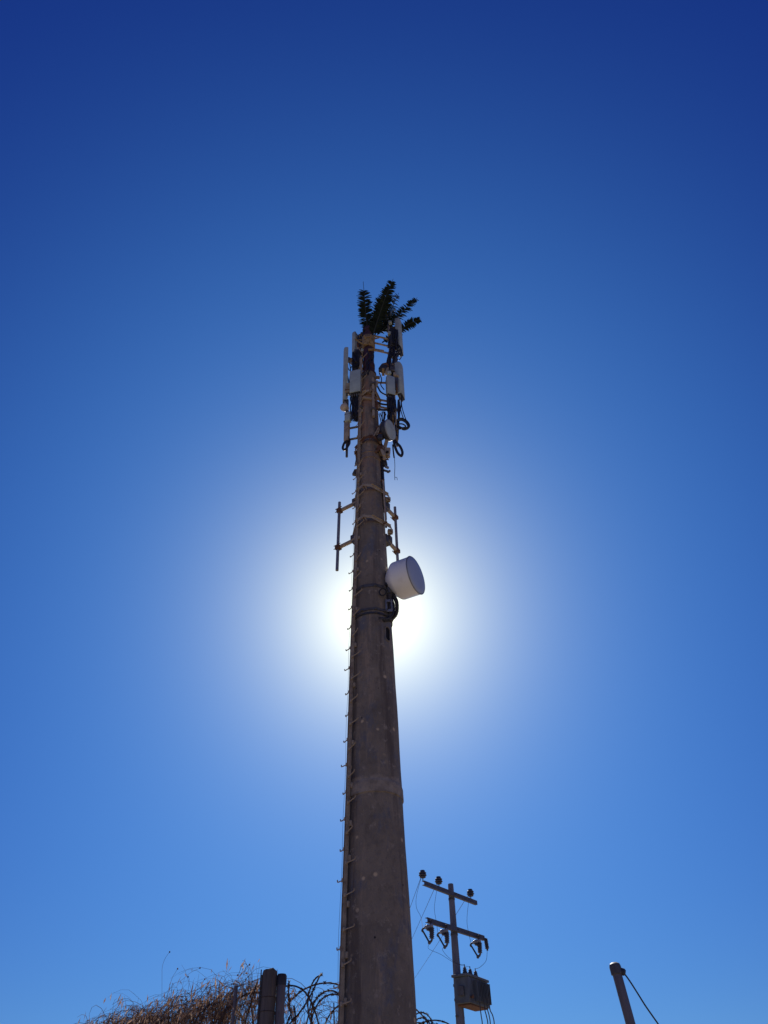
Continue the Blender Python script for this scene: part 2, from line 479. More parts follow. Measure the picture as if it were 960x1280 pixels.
# a peg: rod with upturned tip
def peg_mesh(sgn):
    b = MB()
    L_ = 0.215 if sgn > 0 else 0.135
    b.tube(spline([(0, 0, 0), (sgn * L_ * 0.5, 0.004, 0.0), (sgn * L_ * 0.9, 0.006, 0.002), (sgn * L_, 0.006, 0.012), (sgn * (L_ + 0.003), 0.006, 0.034)], 3), 0.008, 6)
    b.box((sgn * 0.012, 0, 0), 0.03, 0.034, 0.05, bev=0.004)
    return b.mesh('step', M['tanpaint'])
UPV_ = Vector((0, 0, 1))
pegR, pegL = peg_mesh(1), peg_mesh(-1)
z = 1.2; k = 0
while z < zr1 - 0.05:
    p, n, t = on_shaft(z, RA, 0.06)
    if random.random() < 0.035 and z > 3: z += 0.20; k += 1; continue
    jit = random.uniform(-0.16, 0.16)
    tt = (t * math.cos(jit) + n * math.sin(jit)); nn = n * math.cos(jit) - t * math.sin(jit)
    place('step', pegR if k % 2 else pegL, rail, frame(p + tt * (0.022 if k % 2 else -0.022) + UPV_ * random.uniform(-0.015, 0.015), (tt + UPV_ * random.uniform(-0.08, 0.08)).normalized(), nn, UPV_))
    z += 0.20 + 0.0 * k; k += 1
# rail stand-off clips
clip = MB().box((0, -0.02, 0), 0.10, 0.05, 0.05, bev=0.006).box((0.045, -0.005, 0.0), 0.03, 0.035, 0.075, bev=0.005).mesh('clip', M['tanpaint'])
for y in (1257, 1200, 1137, 1080, 1037, 990, 937, 865, 815, 770, 720, 680, 640, 600, 560, 520):
    z = Zr(y); p, n, t = on_shaft(z, RA, 0.02)
    place('rail_clip', clip, rail, frame(p, t, n, Vector((0, 0, 1))))
# thin safety cable beyond the pegs
m = MB()
cp = []
for i in range(40):
    z = lerp(1.0, Zr(600), i / 39)
    p, n, t = on_shaft(z, RA, 0.05)
    cp.append(p - t * (0.105 + 0.012 * math.sin(i * 1.3)))
m.tube(cp, 0.0022, 5)
m.build('safety_cable', M['galvdark'], rail)
# feeder cables down the far edge, from the antennas to the port
for j, (a0, oy) in enumerate(((R_(80), 0.002), (R_(89), 0.006), (R_(71), 0.0))):
    cp = []
    for i in range(30):
        z = lerp(Zr((662, 650, 640)[j]), Zr(548), i / 29)
        p, n, t = on_shaft(z, a0 + 0.02 * math.sin(i * 0.9 + j), 0.022 + oy)
        cp.append(p)
    MB().tube(cp, 0.019, 8).build('feeder_cable', M['rubber'] if j != 1 else M['galvdark'], tower)
# cable port
p, n, t = on_shaft(Zr(803), R_(46), 0.0)
ax3 = (t, n, Vector((0, 0, 1)))
port = MB()
def stadium(w, h, k=8):
    o = []
    for i in range(k + 1):
        a = math.pi * i / k; o.append((w * math.cos(a), h + w * math.sin(a)))
    for i in range(k + 1):
        a = math.pi + math.pi * i / k; o.append((w * math.cos(a), -h + w * math.sin(a)))
    return o
o1, o2 = stadium(0.062, 0.080), stadium(0.047, 0.080)
N1 = len(o1); vs, fs = [], []
for (pp, dd) in ((o1, -0.03), (o1, 0.022), (o2, 0.022), (o2, -0.004)):
    for (u, w) in pp: vs.append(p + t * u + Vector((0, 0, w)) + n * dd)
for r_i in range(3):
    for k in range(N1):
        k2 = (k + 1) % N1
        fs.append([r_i * N1 + k, r_i * N1 + k2, (r_i + 1) * N1 + k2, (r_i + 1) * N1 + k])
pr = port.add(vs, fs).build('cable_port', M['tower'], tower)
vs = [p + t * u + Vector((0, 0, w)) + n * 0.006 for (u, w) in o2]
MB().add(vs, [list(range(N1))]).build('port_opening', M['void'], pr, smooth=False, label='dark oval cable opening')  # flat black sheet painting the darkness inside the cable hole

# ------------------------------------------------------------------ clamp collars and empty pipe mounts below the antennas
def collar(name, y, a0, size, mtl, label):
    z = Zr(y)
    th = thing(name, label, 'clamp', axis(z), 'clamp collars around the mast')
    c = axis(z); r = rad(z) + 0.012
    for k in range(3):
        a = a0 + k * 2 * math.pi / 3
        am = a + math.pi / 3
        nm = Vector((math.sin(am), -math.cos(am), 0)); tm = Vector((math.cos(am), math.sin(am), 0))
        b = MB()
        b.box(c + nm * (r + 0.012), r * 1.7, 0.012, 0.065, (tm, nm, Vector((0, 0, 1))), 0.003)
        b.box(c + nm * (r + 0.028) + Vector((0, 0, 0.03)), r * 1.65, 0.03, 0.008, (tm, nm, Vector((0, 0, 1))), 0.002)
        for sg in (-1, 1):
            e_ = c + nm * (r + 0.012) + tm * sg * r * 0.85
            w_ = (nm * -0.55 + tm * sg * 0.83).normalized()
            b.box(e_ + w_ * r * 0.28, r * 0.58, 0.012, 0.064, (w_, w_.cross(Vector((0, 0, 1))), Vector((0, 0, 1))), 0.003)
        pl = b.build('clamp_plate', mtl, th)
        na = Vector((math.sin(a), -math.cos(a), 0)); ta = Vector((math.cos(a), math.sin(a), 0))
        b = MB()
        for sgn in (-1, 1):
            b.box(c + na * (r * 1.22 + 0.03) + ta * sgn * 0.022, 0.010, 0.10, 0.10, (ta, na, Vector((0, 0, 1))), 0.003)
        b.build('flange', mtl, th)
        for dz in (-0.03, 0.03):
            b = MB().tube([c + na * (r * 1.22 + 0.05) - ta * 0.045 + Vector((0, 0, dz)), c + na * (r * 1.22 + 0.05) + ta * 0.045 + Vector((0, 0, dz))], 0.01, 6)
            b.build('bolt', M['rust'], th)
    return th
A0 = -R_(18)
collar('clamp_collar', 622, A0, 0.5, M['tanpaint'], 'upper tan clamp collar around the mast above the empty pipe arms')
collar('clamp_collar', 662, A0, 0.5, M['tanpaint'], 'lower tan clamp collar around the mast level with the arm ends')
collar('clamp_collar', 560, A0 + 0.4, 0.5, M['rust'], 'rusty clamp collar on the mast under the small dish')
collar('clamp_collar', 500, A0 + 0.5, 0.5, M['tanpaint'], 'tan clamp collar near the top of the concrete mast')

def pipe_mount(name, label, xt, yt, xb, yb, dy, arms, rpipe):
    a, b = E(xt, yt, dy), E(xb, yb, dy)
    base = Vector(((a.x + b.x) / 2, a.y, b.z))
    th = thing(name, label, 'pipe mount', base, 'empty antenna pipes on the mast')
    # slightly out of plumb as photographed
    top = Vector((a.x, a.y, a.z)); bot = Vector((b.x, b.y, b.z))
    MB().tube([bot, top], rpipe, 12).build('pipe', M['galv'], th)
    for (x, y, sgn) in arms:
        q = E(x, y, dy)
        f = (q.z - bot.z) / (top.z - bot.z)
        q = lerp(bot, top, f)
        z = q.z
        tgt = axis(z) + Vector((sgn * (rad(z) + 0.03), 0.10, 0))
        arm = MB()
        dirn = (tgt - q).normalized(); side = dirn.cross(Vector((0, 0, 1))).normalized(); up = side.cross(dirn)
        arm.box((q + tgt) / 2, (tgt - q).length, 0.06, 0.06, (dirn, side, up), 0.006)
        ar = arm.build('arm', M['tanpaint'], th)
        c = MB()
        c.box(q + dirn * 0.01, 0.11, 0.10, 0.09, (dirn, side, up), 0.01)
        c.build('pipe_clamp', M['rust'], ar)
        f2 = MB()
        f2.box(tgt + Vector((-sgn * 0.02, 0.02, 0.03)), 0.17, 0.11, 0.19, (dirn, side, up), 0.012)
        f2.box(tgt + Vector((sgn * 0.045, 0.05, 0.07)), 0.10, 0.07, 0.15, (dirn, side, up), 0.01)
        f2.build('wall_bracket', M['galvdark'], ar)
        for dz in (-0.04, 0.04):
            MB().tube([q + side * 0.05 + up * dz + dirn * -0.06, q + side * 0.05 + up * dz + dirn * 0.1], 0.008, 6).build('bolt', M['rust'], ar)
    return th
pipe_mount('pipe_mount', 'empty dark vertical pipe on two short arms, sky side away from the drum antenna', 424.5, 628, 421.3, 713, 0.34, ((424, 639, -1), (423, 685, -1)), 0.030)
pipe_mount('pipe_mount', 'empty vertical pipe on two short arms directly above the drum antenna', 493.6, 634, 497.3, 706, 0.42, ((494.2, 647, 1), (496.5, 689, 1)), 0.028)
# flat tie bar between the collars
th = thing('tie_bar', 'tan vertical tie bar joining the two tan collars on the mast', 'bar', axis(Zr(660)))
p1, n1, t1 = on_shaft(Zr(664), R_(50), 0.10); p2, n2, t2 = on_shaft(Zr(610), R_(50), 0.09)
MB().box((p1 + p2) / 2, 0.045, 0.012, (p2 - p1).length, (t1, n1, (p2 - p1).normalized()), 0.003).build('bar', M['tanpaint'], th)
for pp in (p1, p2): MB().tube([pp - n1 * 0.06, pp + n1 * 0.03], 0.014, 6).build('bolt', M['rust'], th)

# ------------------------------------------------------------------ drum microwave antenna
AXD = Vector((0.885, -0.465, 0.0)).normalized()
def drum(name, label, face_c, rr, depth, back, m_body, m_face, mount_to, n=48, AXD=AXD):
    th = thing(name, label, 'antenna', face_c - AXD * depth)
    b = MB()
    b.lathe([(rr * 0.20, -depth - back), (rr * 0.34, -depth - back * 0.98), (rr * 0.62, -depth - back * 0.62), (rr * 0.86, -depth - back * 0.22), (rr * 0.975, -depth),
             (rr, -depth + 0.03), (rr, -0.012), (rr * 1.004, -0.004)], face_c, AXD, n)
    b.build('shroud', m_body, th, ang=30)
    f = MB()
    f.lathe([(rr * 0.985, 0.001), (rr * 0.97, 0.012), (rr * 0.7, 0.022), (rr * 0.3, 0.028), (0.001, 0.03)], face_c, AXD, n)
    f.build('radome', m_face, th, ang=60)
    f = MB()
    k = 48
    ring = []
    e1 = AXD.orthogonal().normalized(); e2 = AXD.cross(e1)
    rp = [face_c + (e1 * math.cos(2 * math.pi * i / k) + e2 * math.sin(2 * math.pi * i / k)) * rr for i in range(k + 1)]
    f.tube(rp, 0.011, 6, cap=False)
    f.build('rim', M['galv'], th)
    return th
fc = E(519.5, 719, -0.28)
drum_r = 0.5 * 49.5 * mpp(fc)
dr = drum('drum_antenna', 'large white drum microwave antenna beside the bright sun glow', fc, drum_r, 0.35, 0.21, M['white'], M['radome'], None)
hub = fc - AXD * 0.51
MB().lathe([(0.055, -0.12), (0.07, -0.1), (0.07, 0.03)], hub, AXD, 20).build('hub', M['galvdark'], dr)
# mounting yoke: vertical pipe beside the mast, clamped by the two bands
pz = E(487.5, 752, -0.16)
pv0, pv1 = Vector((pz.x, pz.y, E(487, 776, -0.16).z)), Vector((pz.x, pz.y, E(487, 733, -0.16).z))
MB().tube([pv0, pv1], 0.048, 14).build('mount_pipe', M['galvdark'], dr)
yk = MB()
hdir = (hub - AXD * 0.08 - Vector((pz.x, pz.y, hub.z)))
yk.box(Vector((pz.x, pz.y, hub.z)) + hdir * 0.5, max(0.08, hdir.length), 0.09, 0.12, (hdir.normalized(), Vector((0, 0, 1)).cross(hdir.normalized()), Vector((0, 0, 1))), 0.012)
yk.box(Vector((pz.x, pz.y, hub.z - 0.12)), 0.15, 0.14, 0.06, None, 0.01)
yk.box(Vector((pz.x, pz.y, hub.z + 0.10)), 0.13, 0.13, 0.05, None, 0.01)
yk.build('yoke', M['radiodark'], dr)
plate = MB()
pc = Vector((pz.x - 0.02, pz.y - 0.09, E(485, 757, -0.25).z))
for (dx, dz, w, h) in ((0, 0.10, 0.12, 0.05), (0, -0.10, 0.12, 0.05), (-0.045, 0, 0.035, 0.22), (0.045, 0.02, 0.03, 0.2)):
    plate.box(pc + Vector((dx, -0.003 * dx, dz)), w, 0.014, h, None, 0.003)
plate.build('slotted_plate', M['galv'], dr, label='pale slotted bracket plate')
for i, (dx, dz) in enumerate(((-0.03, 0.05), (0.03, -0.05), (-0.03, -0.09), (0.03, 0.1))):
    MB().tube([pc + Vector((dx, -0.05, dz)), pc + Vector((dx, 0.16, dz))], 0.009, 6).build('bolt', M['galvdark'], dr)
# bands round the mast
def band(y, h, mtl, double=False):
    z = Zr(y); c = axis(z); r = rad(z)
    b = MB()
    b.lathe([(r + 0.002, -h), (r + 0.016, -h), (r + 0.016, h), (r + 0.002, h)], c, (0, 0, 1), 56)
    ob = b.build('mounting_band', mtl, dr)
    for a in (R_(-30), R_(12), R_(40)):
        n = Vector((math.sin(a), -math.cos(a), 0)); t = Vector((math.cos(a), math.sin(a), 0))
        MB().box(c + n * (r + 0.022), 0.05, 0.03, h * 1.5, (t, n, Vector((0, 0, 1))), 0.005).build('buckle', M['galvdark'], ob)
band(745, 0.030, M['galvdark'])
band(775, 0.022, M['galvdark'])
band(780, 0.018, M['radiodark'])
# brackets from bands to pipe
for y in (744, 777):
    z = Zr(y)
    q = Vector((pz.x, pz.y, z)); s_, n_, t_ = on_shaft(z, R_(58), -0.02)
    dv = (q - s_).normalized()
    MB().box((q + s_) / 2, (q - s_).length + 0.06, 0.07, 0.06, (dv, Vector((0, 0, 1)).cross(dv), Vector((0, 0, 1))), 0.01).build('stand_off', M['galvdark'], dr)
# cables behind the drum: thick corrugated loop and thin loops
def corrugated(pts, r, k=10):
    sp = spline(pts, k)
    L = []; acc = [0]
    for a, b in zip(sp, sp[1:]): acc.append(acc[-1] + (b - a).length)
    n = int(acc[-1] / 0.014)
    o = []
    j = 0
    for i in range(n + 1):
        d = acc[-1] * i / n
        while j < len(acc) - 2 and acc[j + 1] < d: j += 1
        o.append(lerp(sp[j], sp[j + 1], (d - acc[j]) / max(1e-6, acc[j + 1] - acc[j])))
    return o, [r * (1.0 if i % 2 else 1.28) for i in range(len(o))]
cb = thing('cable_loop', 'thick black ribbed cable looping under the white drum antenna', 'cable', E(494, 770, -0.2), 'cables on the mast')
pts, rs_ = corrugated([E(491, 743, -0.15), E(495.5, 752, -0.22), E(496, 763, -0.22), E(493.5, 770, -0.2), E(487, 775, -0.15), E(480, 775, -0.3)], 0.030)
MB().tube(pts, rs_, 8).build('cable', M['rubber'], cb)
pts = spline([E(490, 748, -0.2), E(492.5, 758, -0.25), E(491, 768, -0.25), E(484, 773, -0.28), E(474, 772.5, -0.45)], 6)
MB().tube(pts, 0.018, 7).build('cable', M['rubber'], cb)
cb = thing('cable_coil', 'small black cable ring against the mast at the drum antenna back', 'cable', E(478, 745, -0.3), 'cables on the mast')
cc = E(478.3, 739.5, -0.34)
rp = [cc + Vector((math.cos(a) * 0.056, 0.02 * math.sin(a * 0.5), math.sin(a) * 0.072)) for a in [2 * math.pi * i / 28 for i in range(29)]]
MB().tube(rp, 0.012, 7).build('cable', M['rubber'], cb)
MB().tube(spline([cc + Vector((0.05, 0, -0.02)), E(486, 741, -0.3), E(491, 741, -0.25)], 5), 0.014, 7).build('cable', M['rubber'], cb)

# ------------------------------------------------------------------ antennas on the head of the mast
UPV = Vector((0, 0, 1))
def vspan(x, yt, yb, dy):
    a, b = E(x, yt, dy), E(x, yb, dy)
    return Vector(((a.x + b.x) / 2, D + dy, b.z)), a.z - b.z
def panel_antenna(label, x, yt, yb, dy, w, d, yaw, mtl=None, tilt=0.0):
    """yaw: direction the face looks, from the camera side, + to the right"""
    o, h = vspan(x, yt, yb, dy)
    n = Vector((math.sin(yaw), -math.cos(yaw), 0)); t = Vector((math.cos(yaw), math.sin(yaw), 0))
    up = (UPV + n * tilt).normalized()
    th = thing('panel_antenna', label, 'antenna', o, 'panel antennas on the mast head')
    b = MB()
    prof = [(-w / 2, -d / 2), (w / 2, -d / 2)] + [(w / 2 * math.cos(a), d * 0.12 + d * 0.38 * math.sin(a)) for a in [math.pi * i / 10 for i in range(11)]]
    lv = [(0.0, 0.86), (0.02, 1.0), (h * 0.5, 1.0), (h - 0.07, 1.0), (h - 0.02, 0.9), (h, 0.7)]
    vs, fs = [], []
    for hz, sc in lv:
        for (u, v) in prof: vs.append(o + t * u * sc + n * v * sc + up * hz)
    k = len(prof)
    for i in range(len(lv) - 1):
        for j in range(k):
            fs.append([i * k + j, i * k + (j + 1) % k, (i + 1) * k + (j + 1) % k, (i + 1) * k + j])
    fs.append(list(range(k))); fs.append([(len(lv) - 1) * k + j for j in range(k)])
    b.add(vs, fs).build('radome', mtl or M['panel'], th)
    e = MB().box(o - up * 0.012, w * 0.84, d * 0.7, 0.03, (t, n, up), 0.004).build('end_cap', M['radiodark'], th)
    for i in range(4):
        MB().tube([o + t * (w * (i - 1.5) * 0.2) - up * 0.02, o + t * (w * (i - 1.5) * 0.2) - up * 0.075], 0.014, 8).build('connector', M['galv'], e)
    bk = o - n * (d / 2 + 0.13)
    MB().tube([bk - up * 0.12, bk + up * (h * 0.92)], 0.035, 12).build('mount_pipe', M['galvdark'], th)
    for f in (0.16, 0.8):
        c = MB()
        c.box(o - n * (d / 2 + 0.07) + up * h * f, 0.09, 0.15, 0.06, (t, n, up), 0.008)
        c.box(bk + up * h * f, 0.14, 0.05, 0.08, (t, n, up), 0.008)
        c.build('tilt_bracket', M['ochre'], th)
    return th
panel_antenna('long grey panel antenna on the outermost pipe opposite the white radio', 431.8, 437, 503, 0.15, 0.20, 0.11, -R_(84))
panel_antenna('short grey panel antenna just under the upright palm frond at the mast edge', 444.2, 418, 452, 0.35, 0.22, 0.12, -R_(120))
panel_antenna('grey panel antenna partly behind the lowest palm frond', 499.3, 401, 441, 0.25, 0.24, 0.13, R_(72))
panel_antenna('grey panel antenna outside the narrow radio box, below the palm fronds', 500.3, 456, 496, 0.15, 0.26, 0.14, R_(68))
panel_antenna('small pale panel antenna tucked behind the tallest palm fronds', 486.0, 392, 412, 0.45, 0.2, 0.11, R_(150))

def radio_unit(label, x, yt, yb, dy, w, d, yaw, tilt=0.0):
    o, h = vspan(x, yt, yb, dy)
    n = Vector((math.sin(yaw), -math.cos(yaw), 0)); t = Vector((math.cos(yaw), math.sin(yaw), 0))
    th = thing('radio_unit', label, 'radio unit', o, 'remote radio boxes on the mast head')
    b = MB().box(o + UPV * h / 2, w, d * 0.6, h, (t, n, UPV), 0.014, 2)
    b.build('cover', M['radio'], th)
    for i in range(7):
        MB().box(o + UPV * h / 2 - n * (d * 0.46) + t * (w * (i - 3) * 0.135), 0.007, d * 0.34, h * 0.92, (t, n, UPV)).build('cooling_fin', M['radiodark'], th)
    bt = MB().box(o - UPV * 0.008 - n * d * 0.12, w * 0.9, d * 0.7, 0.016, (t, n, UPV), 0.003).build('connector_plate', M['radiodark'], th)
    for i in range(4):
        c = o + t * (w * (i - 1.5) * 0.2) - n * d * 0.1
        MB().tube([c - UPV * 0.012, c - UPV * 0.07], 0.016, 8).build('connector', M['galv'], bt)
    MB().tube(spline([o + UPV * h + t * w * 0.25, o + UPV * (h + 0.05) + t * w * 0.22, o + UPV * (h + 0.05) - t * w * 0.22, o + UPV * h - t * w * 0.25], 4), 0.008, 6).build('handle', M['galv'], th)
    MB().box(o + UPV * h * 0.5 - n * (d * 0.72), w * 0.5, d * 0.25, h * 0.5, (t, n, UPV), 0.01).build('bracket', M['galvdark'], th)
    return th
radio_unit('wide light grey radio box beside the mast, its flat cover toward the viewer', 444.3, 464.5, 491.5, -0.15, 0.25, 0.16, R_(-12))
radio_unit('narrow light grey radio box across the mast from the wide one', 488.2, 471.5, 494, -0.10, 0.19, 0.15, R_(20))

def dark_radio(label, x, yt, yb, dy, w, d, yaw):
    o, h = vspan(x, yt, yb, dy)
    n = Vector((math.sin(yaw), -math.cos(yaw), 0)); t = Vector((math.cos(yaw), math.sin(yaw), 0))
    th = thing('radio_unit', label, 'radio unit', o, 'remote radio boxes on the mast head')
    MB().box(o + UPV * h / 2, w * 0.92, d * 0.5, h, (t, n, UPV), 0.012).build('housing', M['radiodark'], th)
    for i in range(8):
        MB().box(o + UPV * h / 2 + n * d * 0.36 + t * (w * (i - 3.5) * 0.12), 0.008, d * 0.24, h * 0.94, (t, n, UPV)).build('cooling_fin', M['radiodark'], th)
    for i in range(3):
        c = o + t * (w * (i - 1) * 0.27)
        MB().tube([c, c - UPV * 0.06], 0.017, 8).build('connector', M['galvdark'], th)
    return th
dark_radio('dark finned radio box directly above the wide light grey radio', 446.5, 441, 462, 0.05, 0.20, 0.20, R_(-25))
dark_radio('dark finned radio box hanging under the wide light grey radio', 446.0, 497, 520, -0.02, 0.19, 0.18, R_(-10))
dark_radio('dark finned radio box under the palm fronds beside the pale panel', 491.5, 413, 434, 0.10, 0.20, 0.20, R_(25))
dark_radio('dark finned radio box under the narrow light grey radio', 487.8, 497, 514, -0.02, 0.16, 0.17, R_(15))

def rod(th, name, a, b, r, m_, n=8): return MB().tube([a, b], r, n).build(name, m_, th)
# support pipes with arms to the mast
def support(label, x, yt, yb, dy, r, arms, mtl=None):
    o, h = vspan(x, yt, yb, dy)
    th = thing('support_pipe', label, 'pipe', o, 'support pipes of the mast head')
    MB().tube([o, o + UPV * h], r, 12).build('pipe', mtl or M['tanpaint'], th)
    for y in arms:
        z = E(x, y, dy).z
        q = Vector((o.x, o.y, z)); c = axis(z); dv = (q - c); dv.z = 0; rr = rad(z) if z < ztop else r_ext
        s_ = c + dv.normalized() * (rr * 0.98)
        ar = MB().tube([s_, q], 0.024, 8).build('arm', mtl or M['tanpaint'], th)
        e = dv.normalized(); f = Vector((-e.y, e.x, 0))
        MB().box(q, 0.10, 0.10, 0.06, (e, f, UPV), 0.008).build('pipe_clamp', M['galvdark'], ar)
    return th
support('outer support pipe with round antenna, ending in a thin bare rod', 434.0, 500, 571, 0.10, 0.026, (536, 550), M['galvdark'])
support('tan support pipe beside the mast carrying the narrow radio box', 489.0, 408, 552, 0.16, 0.030, (424, 433, 442, 503, 512), M['tanpaint'])
support('second thinner tan support pipe outside the first, above the small dish', 493.2, 455, 551, 0.05, 0.024, (479, 538), M['ochre'])
support('tan support pipe behind the wide light grey radio', 449.5, 424, 520, 0.22, 0.028, (432, 446, 505), M['tanpaint'])
support('short tan upright strapped flat on the front of the mast', 466.5, 473, 521, -0.24, 0.030, (480, 512), M['tanpaint'])
support('pale thin conduit running beside the mast below the wide radio', 451.3, 445, 531, -0.12, 0.012, (470, 510), M['galv'])
# tan cross pieces high on the mast
th = thing('arm_spider', 'cluster of ochre arms radiating from the maroon tube under the fronds', 'mount', axis(Zr(432)))
MB().lathe([(r_ext + 0.015, -0.22), (r_ext + 0.03, -0.2), (r_ext + 0.03, 0.2), (r_ext + 0.015, 0.22)], axis(Zr(430)), n=24).build('sleeve', M['ochre'], th)
for i in range(11):
    a = 2 * math.pi * i / 11 + 0.2
    z = Zr(430) + 0.16 * ((i % 3) - 1)
    dv = Vector((math.sin(a), -math.cos(a), 0.15 * (i % 2)))
    MB().tube([axis(z) + dv * r_ext, axis(z) + dv * (r_ext + 0.14 + 0.12 * (i % 3 == 0))], 0.017, 8).build('arm', M['ochre'], th)
for (x, y, w) in ((461, 421, 0.12), (463.5, 437, 0.12), (457, 430, 0.1)):
    q = E(x, y, -0.16); MB().box(q, w, 0.04, 0.06, None, 0.006).build('plate', M['ochre'], th)
for (y, dyy) in ((489, -0.2), (497, -0.21)):
    a_, b_ = E(453, y, dyy), E(469, y + 2.5, dyy)
    th2 = thing('cross_bar', ('upper' if y == 489 else 'lower') + ' of two tan cross bars strapped to the mast beside the wide radio', 'bar', a_)
    dv = (b_ - a_).normalized(); sd = dv.cross(UPV).normalized()
    MB().box((a_ + b_) / 2, (b_ - a_).length, 0.05, 0.055, (dv, sd, sd.cross(dv)), 0.006).build('bar', M['tanpaint'], th2)
    for q in (a_, b_): MB().tube([q - sd * 0.08, q + sd * 0.06], 0.012, 6).build('bolt', M['rust'], th2)

# round antenna with its box on the outer pipe
rc = E(429.8, 508.5, 0.0)
th = thing('round_antenna', 'small round beige antenna with a pale box beneath, on the outer pipe', 'antenna', rc)
ax_ = Vector((-0.55, -0.75, -0.1)).normalized()
rr = 5.4 * mpp(rc)
MB().lathe([(rr * 0.35, -0.14), (rr * 0.7, -0.10), (rr * 0.98, -0.04), (rr, 0.0), (rr * 0.93, 0.025), (rr * 0.6, 0.05), (rr * 0.2, 0.06), (0.002, 0.062)], rc, ax_, 28).build('dome', M['beige'], th, ang=60)
o, h = vspan(435.0, 516.5, 527.5, 0.02)
MB().box(o + UPV * h / 2, 0.135, 0.10, h, (Vector((0.97, -0.25, 0)), Vector((0.25, 0.97, 0)), UPV), 0.015, 2).build('outdoor_unit', M['radio'], th)
MB().box(o + UPV * (h * 0.72), 0.138, 0.103, 0.008, (Vector((0.97, -0.25, 0)), Vector((0.25, 0.97, 0)), UPV)).build('seam', M['void'], th)
MB().box(o + UPV * (h + 0.04) + Vector((-0.02, 0.03, 0)), 0.07, 0.09, 0.12, None, 0.01).build('bracket', M['galvdark'], th)
o, h = vspan(433.6, 528, 552, 0.06)
th = thing('slim_antenna', 'slim brownish box antenna hanging below the round beige antenna', 'antenna', o, )
MB().box(o + UPV * h / 2, 0.12, 0.09, h, (Vector((0.9, -0.43, 0)), Vector((0.43, 0.9, 0)), UPV), 0.02, 2).build('housing', M['tanpaint'], th)
MB().box(o + UPV * (h + 0.02), 0.13, 0.10, 0.05, (Vector((0.9, -0.43, 0)), Vector((0.43, 0.9, 0)), UPV), 0.01).build('top_cap', M['radiodark'], th)
for i in range(3): MB().tube([o + Vector((0.03 * (i - 1), 0, 0)), o + Vector((0.03 * (i - 1), 0, -0.06))], 0.013, 8).build('connector', M['galv'], th)

# small dish over the junk on the other side
fc2 = E(487.8, 537.5, -0.22)
r2 = 0.5 * 27 * mpp(fc2)
d2 = drum('small_dish', 'small pale dish antenna under the narrow radio, aimed like the drum', fc2, r2, 0.10, 0.13, M['radiodark'], M['radio'], None, 36, Vector((0.87, -0.46, -0.14)).normalized())
h2 = fc2 - AXD * 0.23
MB().lathe([(0.04, -0.2), (0.05, -0.18), (0.05, 0.02)], h2, AXD, 16).build('hub', M['radiodark'], d2)
MB().box(h2 - AXD * 0.14 + Vector((0, 0, -0.10)), 0.13, 0.15, 0.20, (AXD, Vector((0.465, 0.885, 0)), UPV), 0.012).build('outdoor_unit', M['radiodark'], d2)
MB().box(h2 - AXD * 0.06 + Vector((0, 0, -0.16)), 0.09, 0.10, 0.10, (AXD, Vector((0.465, 0.885, 0)), UPV), 0.01).build('yoke', M['tanpaint'], d2)

# brackets and fittings under the small dish
def fitting(label, x, y, dy, parts, mtl):
    c = E(x, y, dy)
    th = thing('bracket_fitting', label, 'bracket', c, 'bracket fittings under the small dish')
    for (nm, ox, oy, w, h, d_, rot, mk) in parts:
        q = E(x + ox, y + oy, dy)
        ax = Matrix.Rotation(R_(rot), 3, 'Y')
        MB().box(q, w, d_, h, (ax @ Vector((1, 0, 0)), Vector((0, 1, 0)), ax @ UPV), min(w, h, d_) * 0.15).build(nm, M[mk], th)
    return th
fitting('rusty angle bracket against the mast beneath the small dish', 475.5, 560, -0.2,
        [('plate', 0, 0, 0.14, 0.10, 0.05, 20, 'rust'), ('gusset', 3, 6, 0.06, 0.2, 0.05, -15, 'tanpaint'), ('strap', -3, 3, 0.05, 0.16, 0.04, 40, 'rust')], M['rust'])
fitting('tan pivot clamp hanging under the small dish', 482.5, 556, -0.12,
        [('arm', 0, -2, 0.07, 0.30, 0.06, 12, 'tanpaint'), ('block', 1.5, 8, 0.13, 0.15, 0.10, 5, 'tanpaint'), ('knuckle', 2, 13, 0.08, 0.10, 0.12, 0, 'ochre'), ('bolt', 1.5, 12.5, 0.05, 0.05, 0.2, 30, 'void')], M['tanpaint'])
fitting('black clamp end lowest of the fittings under the small dish', 481, 579, -0.05,
        [('jaw', 0, 0, 0.09, 0.16, 0.09, -8, 'radiodark'), ('tab', -3, -4, 0.06, 0.12, 0.06, 20, 'rust'), ('tip', 2.5, 5, 0.09, 0.04, 0.05, 35, 'galv')], M['radiodark'])
fitting('tan strap bracket low on the mast edge under the clamp', 477, 583, -0.02,
        [('strap', 0, 0, 0.04, 0.28, 0.03, 0, 'tanpaint'), ('tab', 5, 5.5, 0.17, 0.025, 0.05, 25, 'galvdark'), ('hook', 9, 6.5, 0.08, 0.03, 0.04, -40, 'galvdark')], M['tanpaint'])
fitting('dark lug sticking out on the pegs side of the mast, upper one', 447, 577, 0.10,
        [('lug', -0.5, 0, 0.07, 0.20, 0.07, 8, 'galvdark'), ('nut', -1, -5, 0.05, 0.05, 0.09, 0, 'rust')], M['galvdark'])
fitting('dark lug sticking out on the pegs side of the mast, lower one', 445.5, 591, 0.10,
        [('lug', -1.0, 0, 0.10, 0.15, 0.07, 20, 'galvdark'), ('nut', 0.5, -2, 0.05, 0.06, 0.09, 0, 'rust')], M['galvdark'])
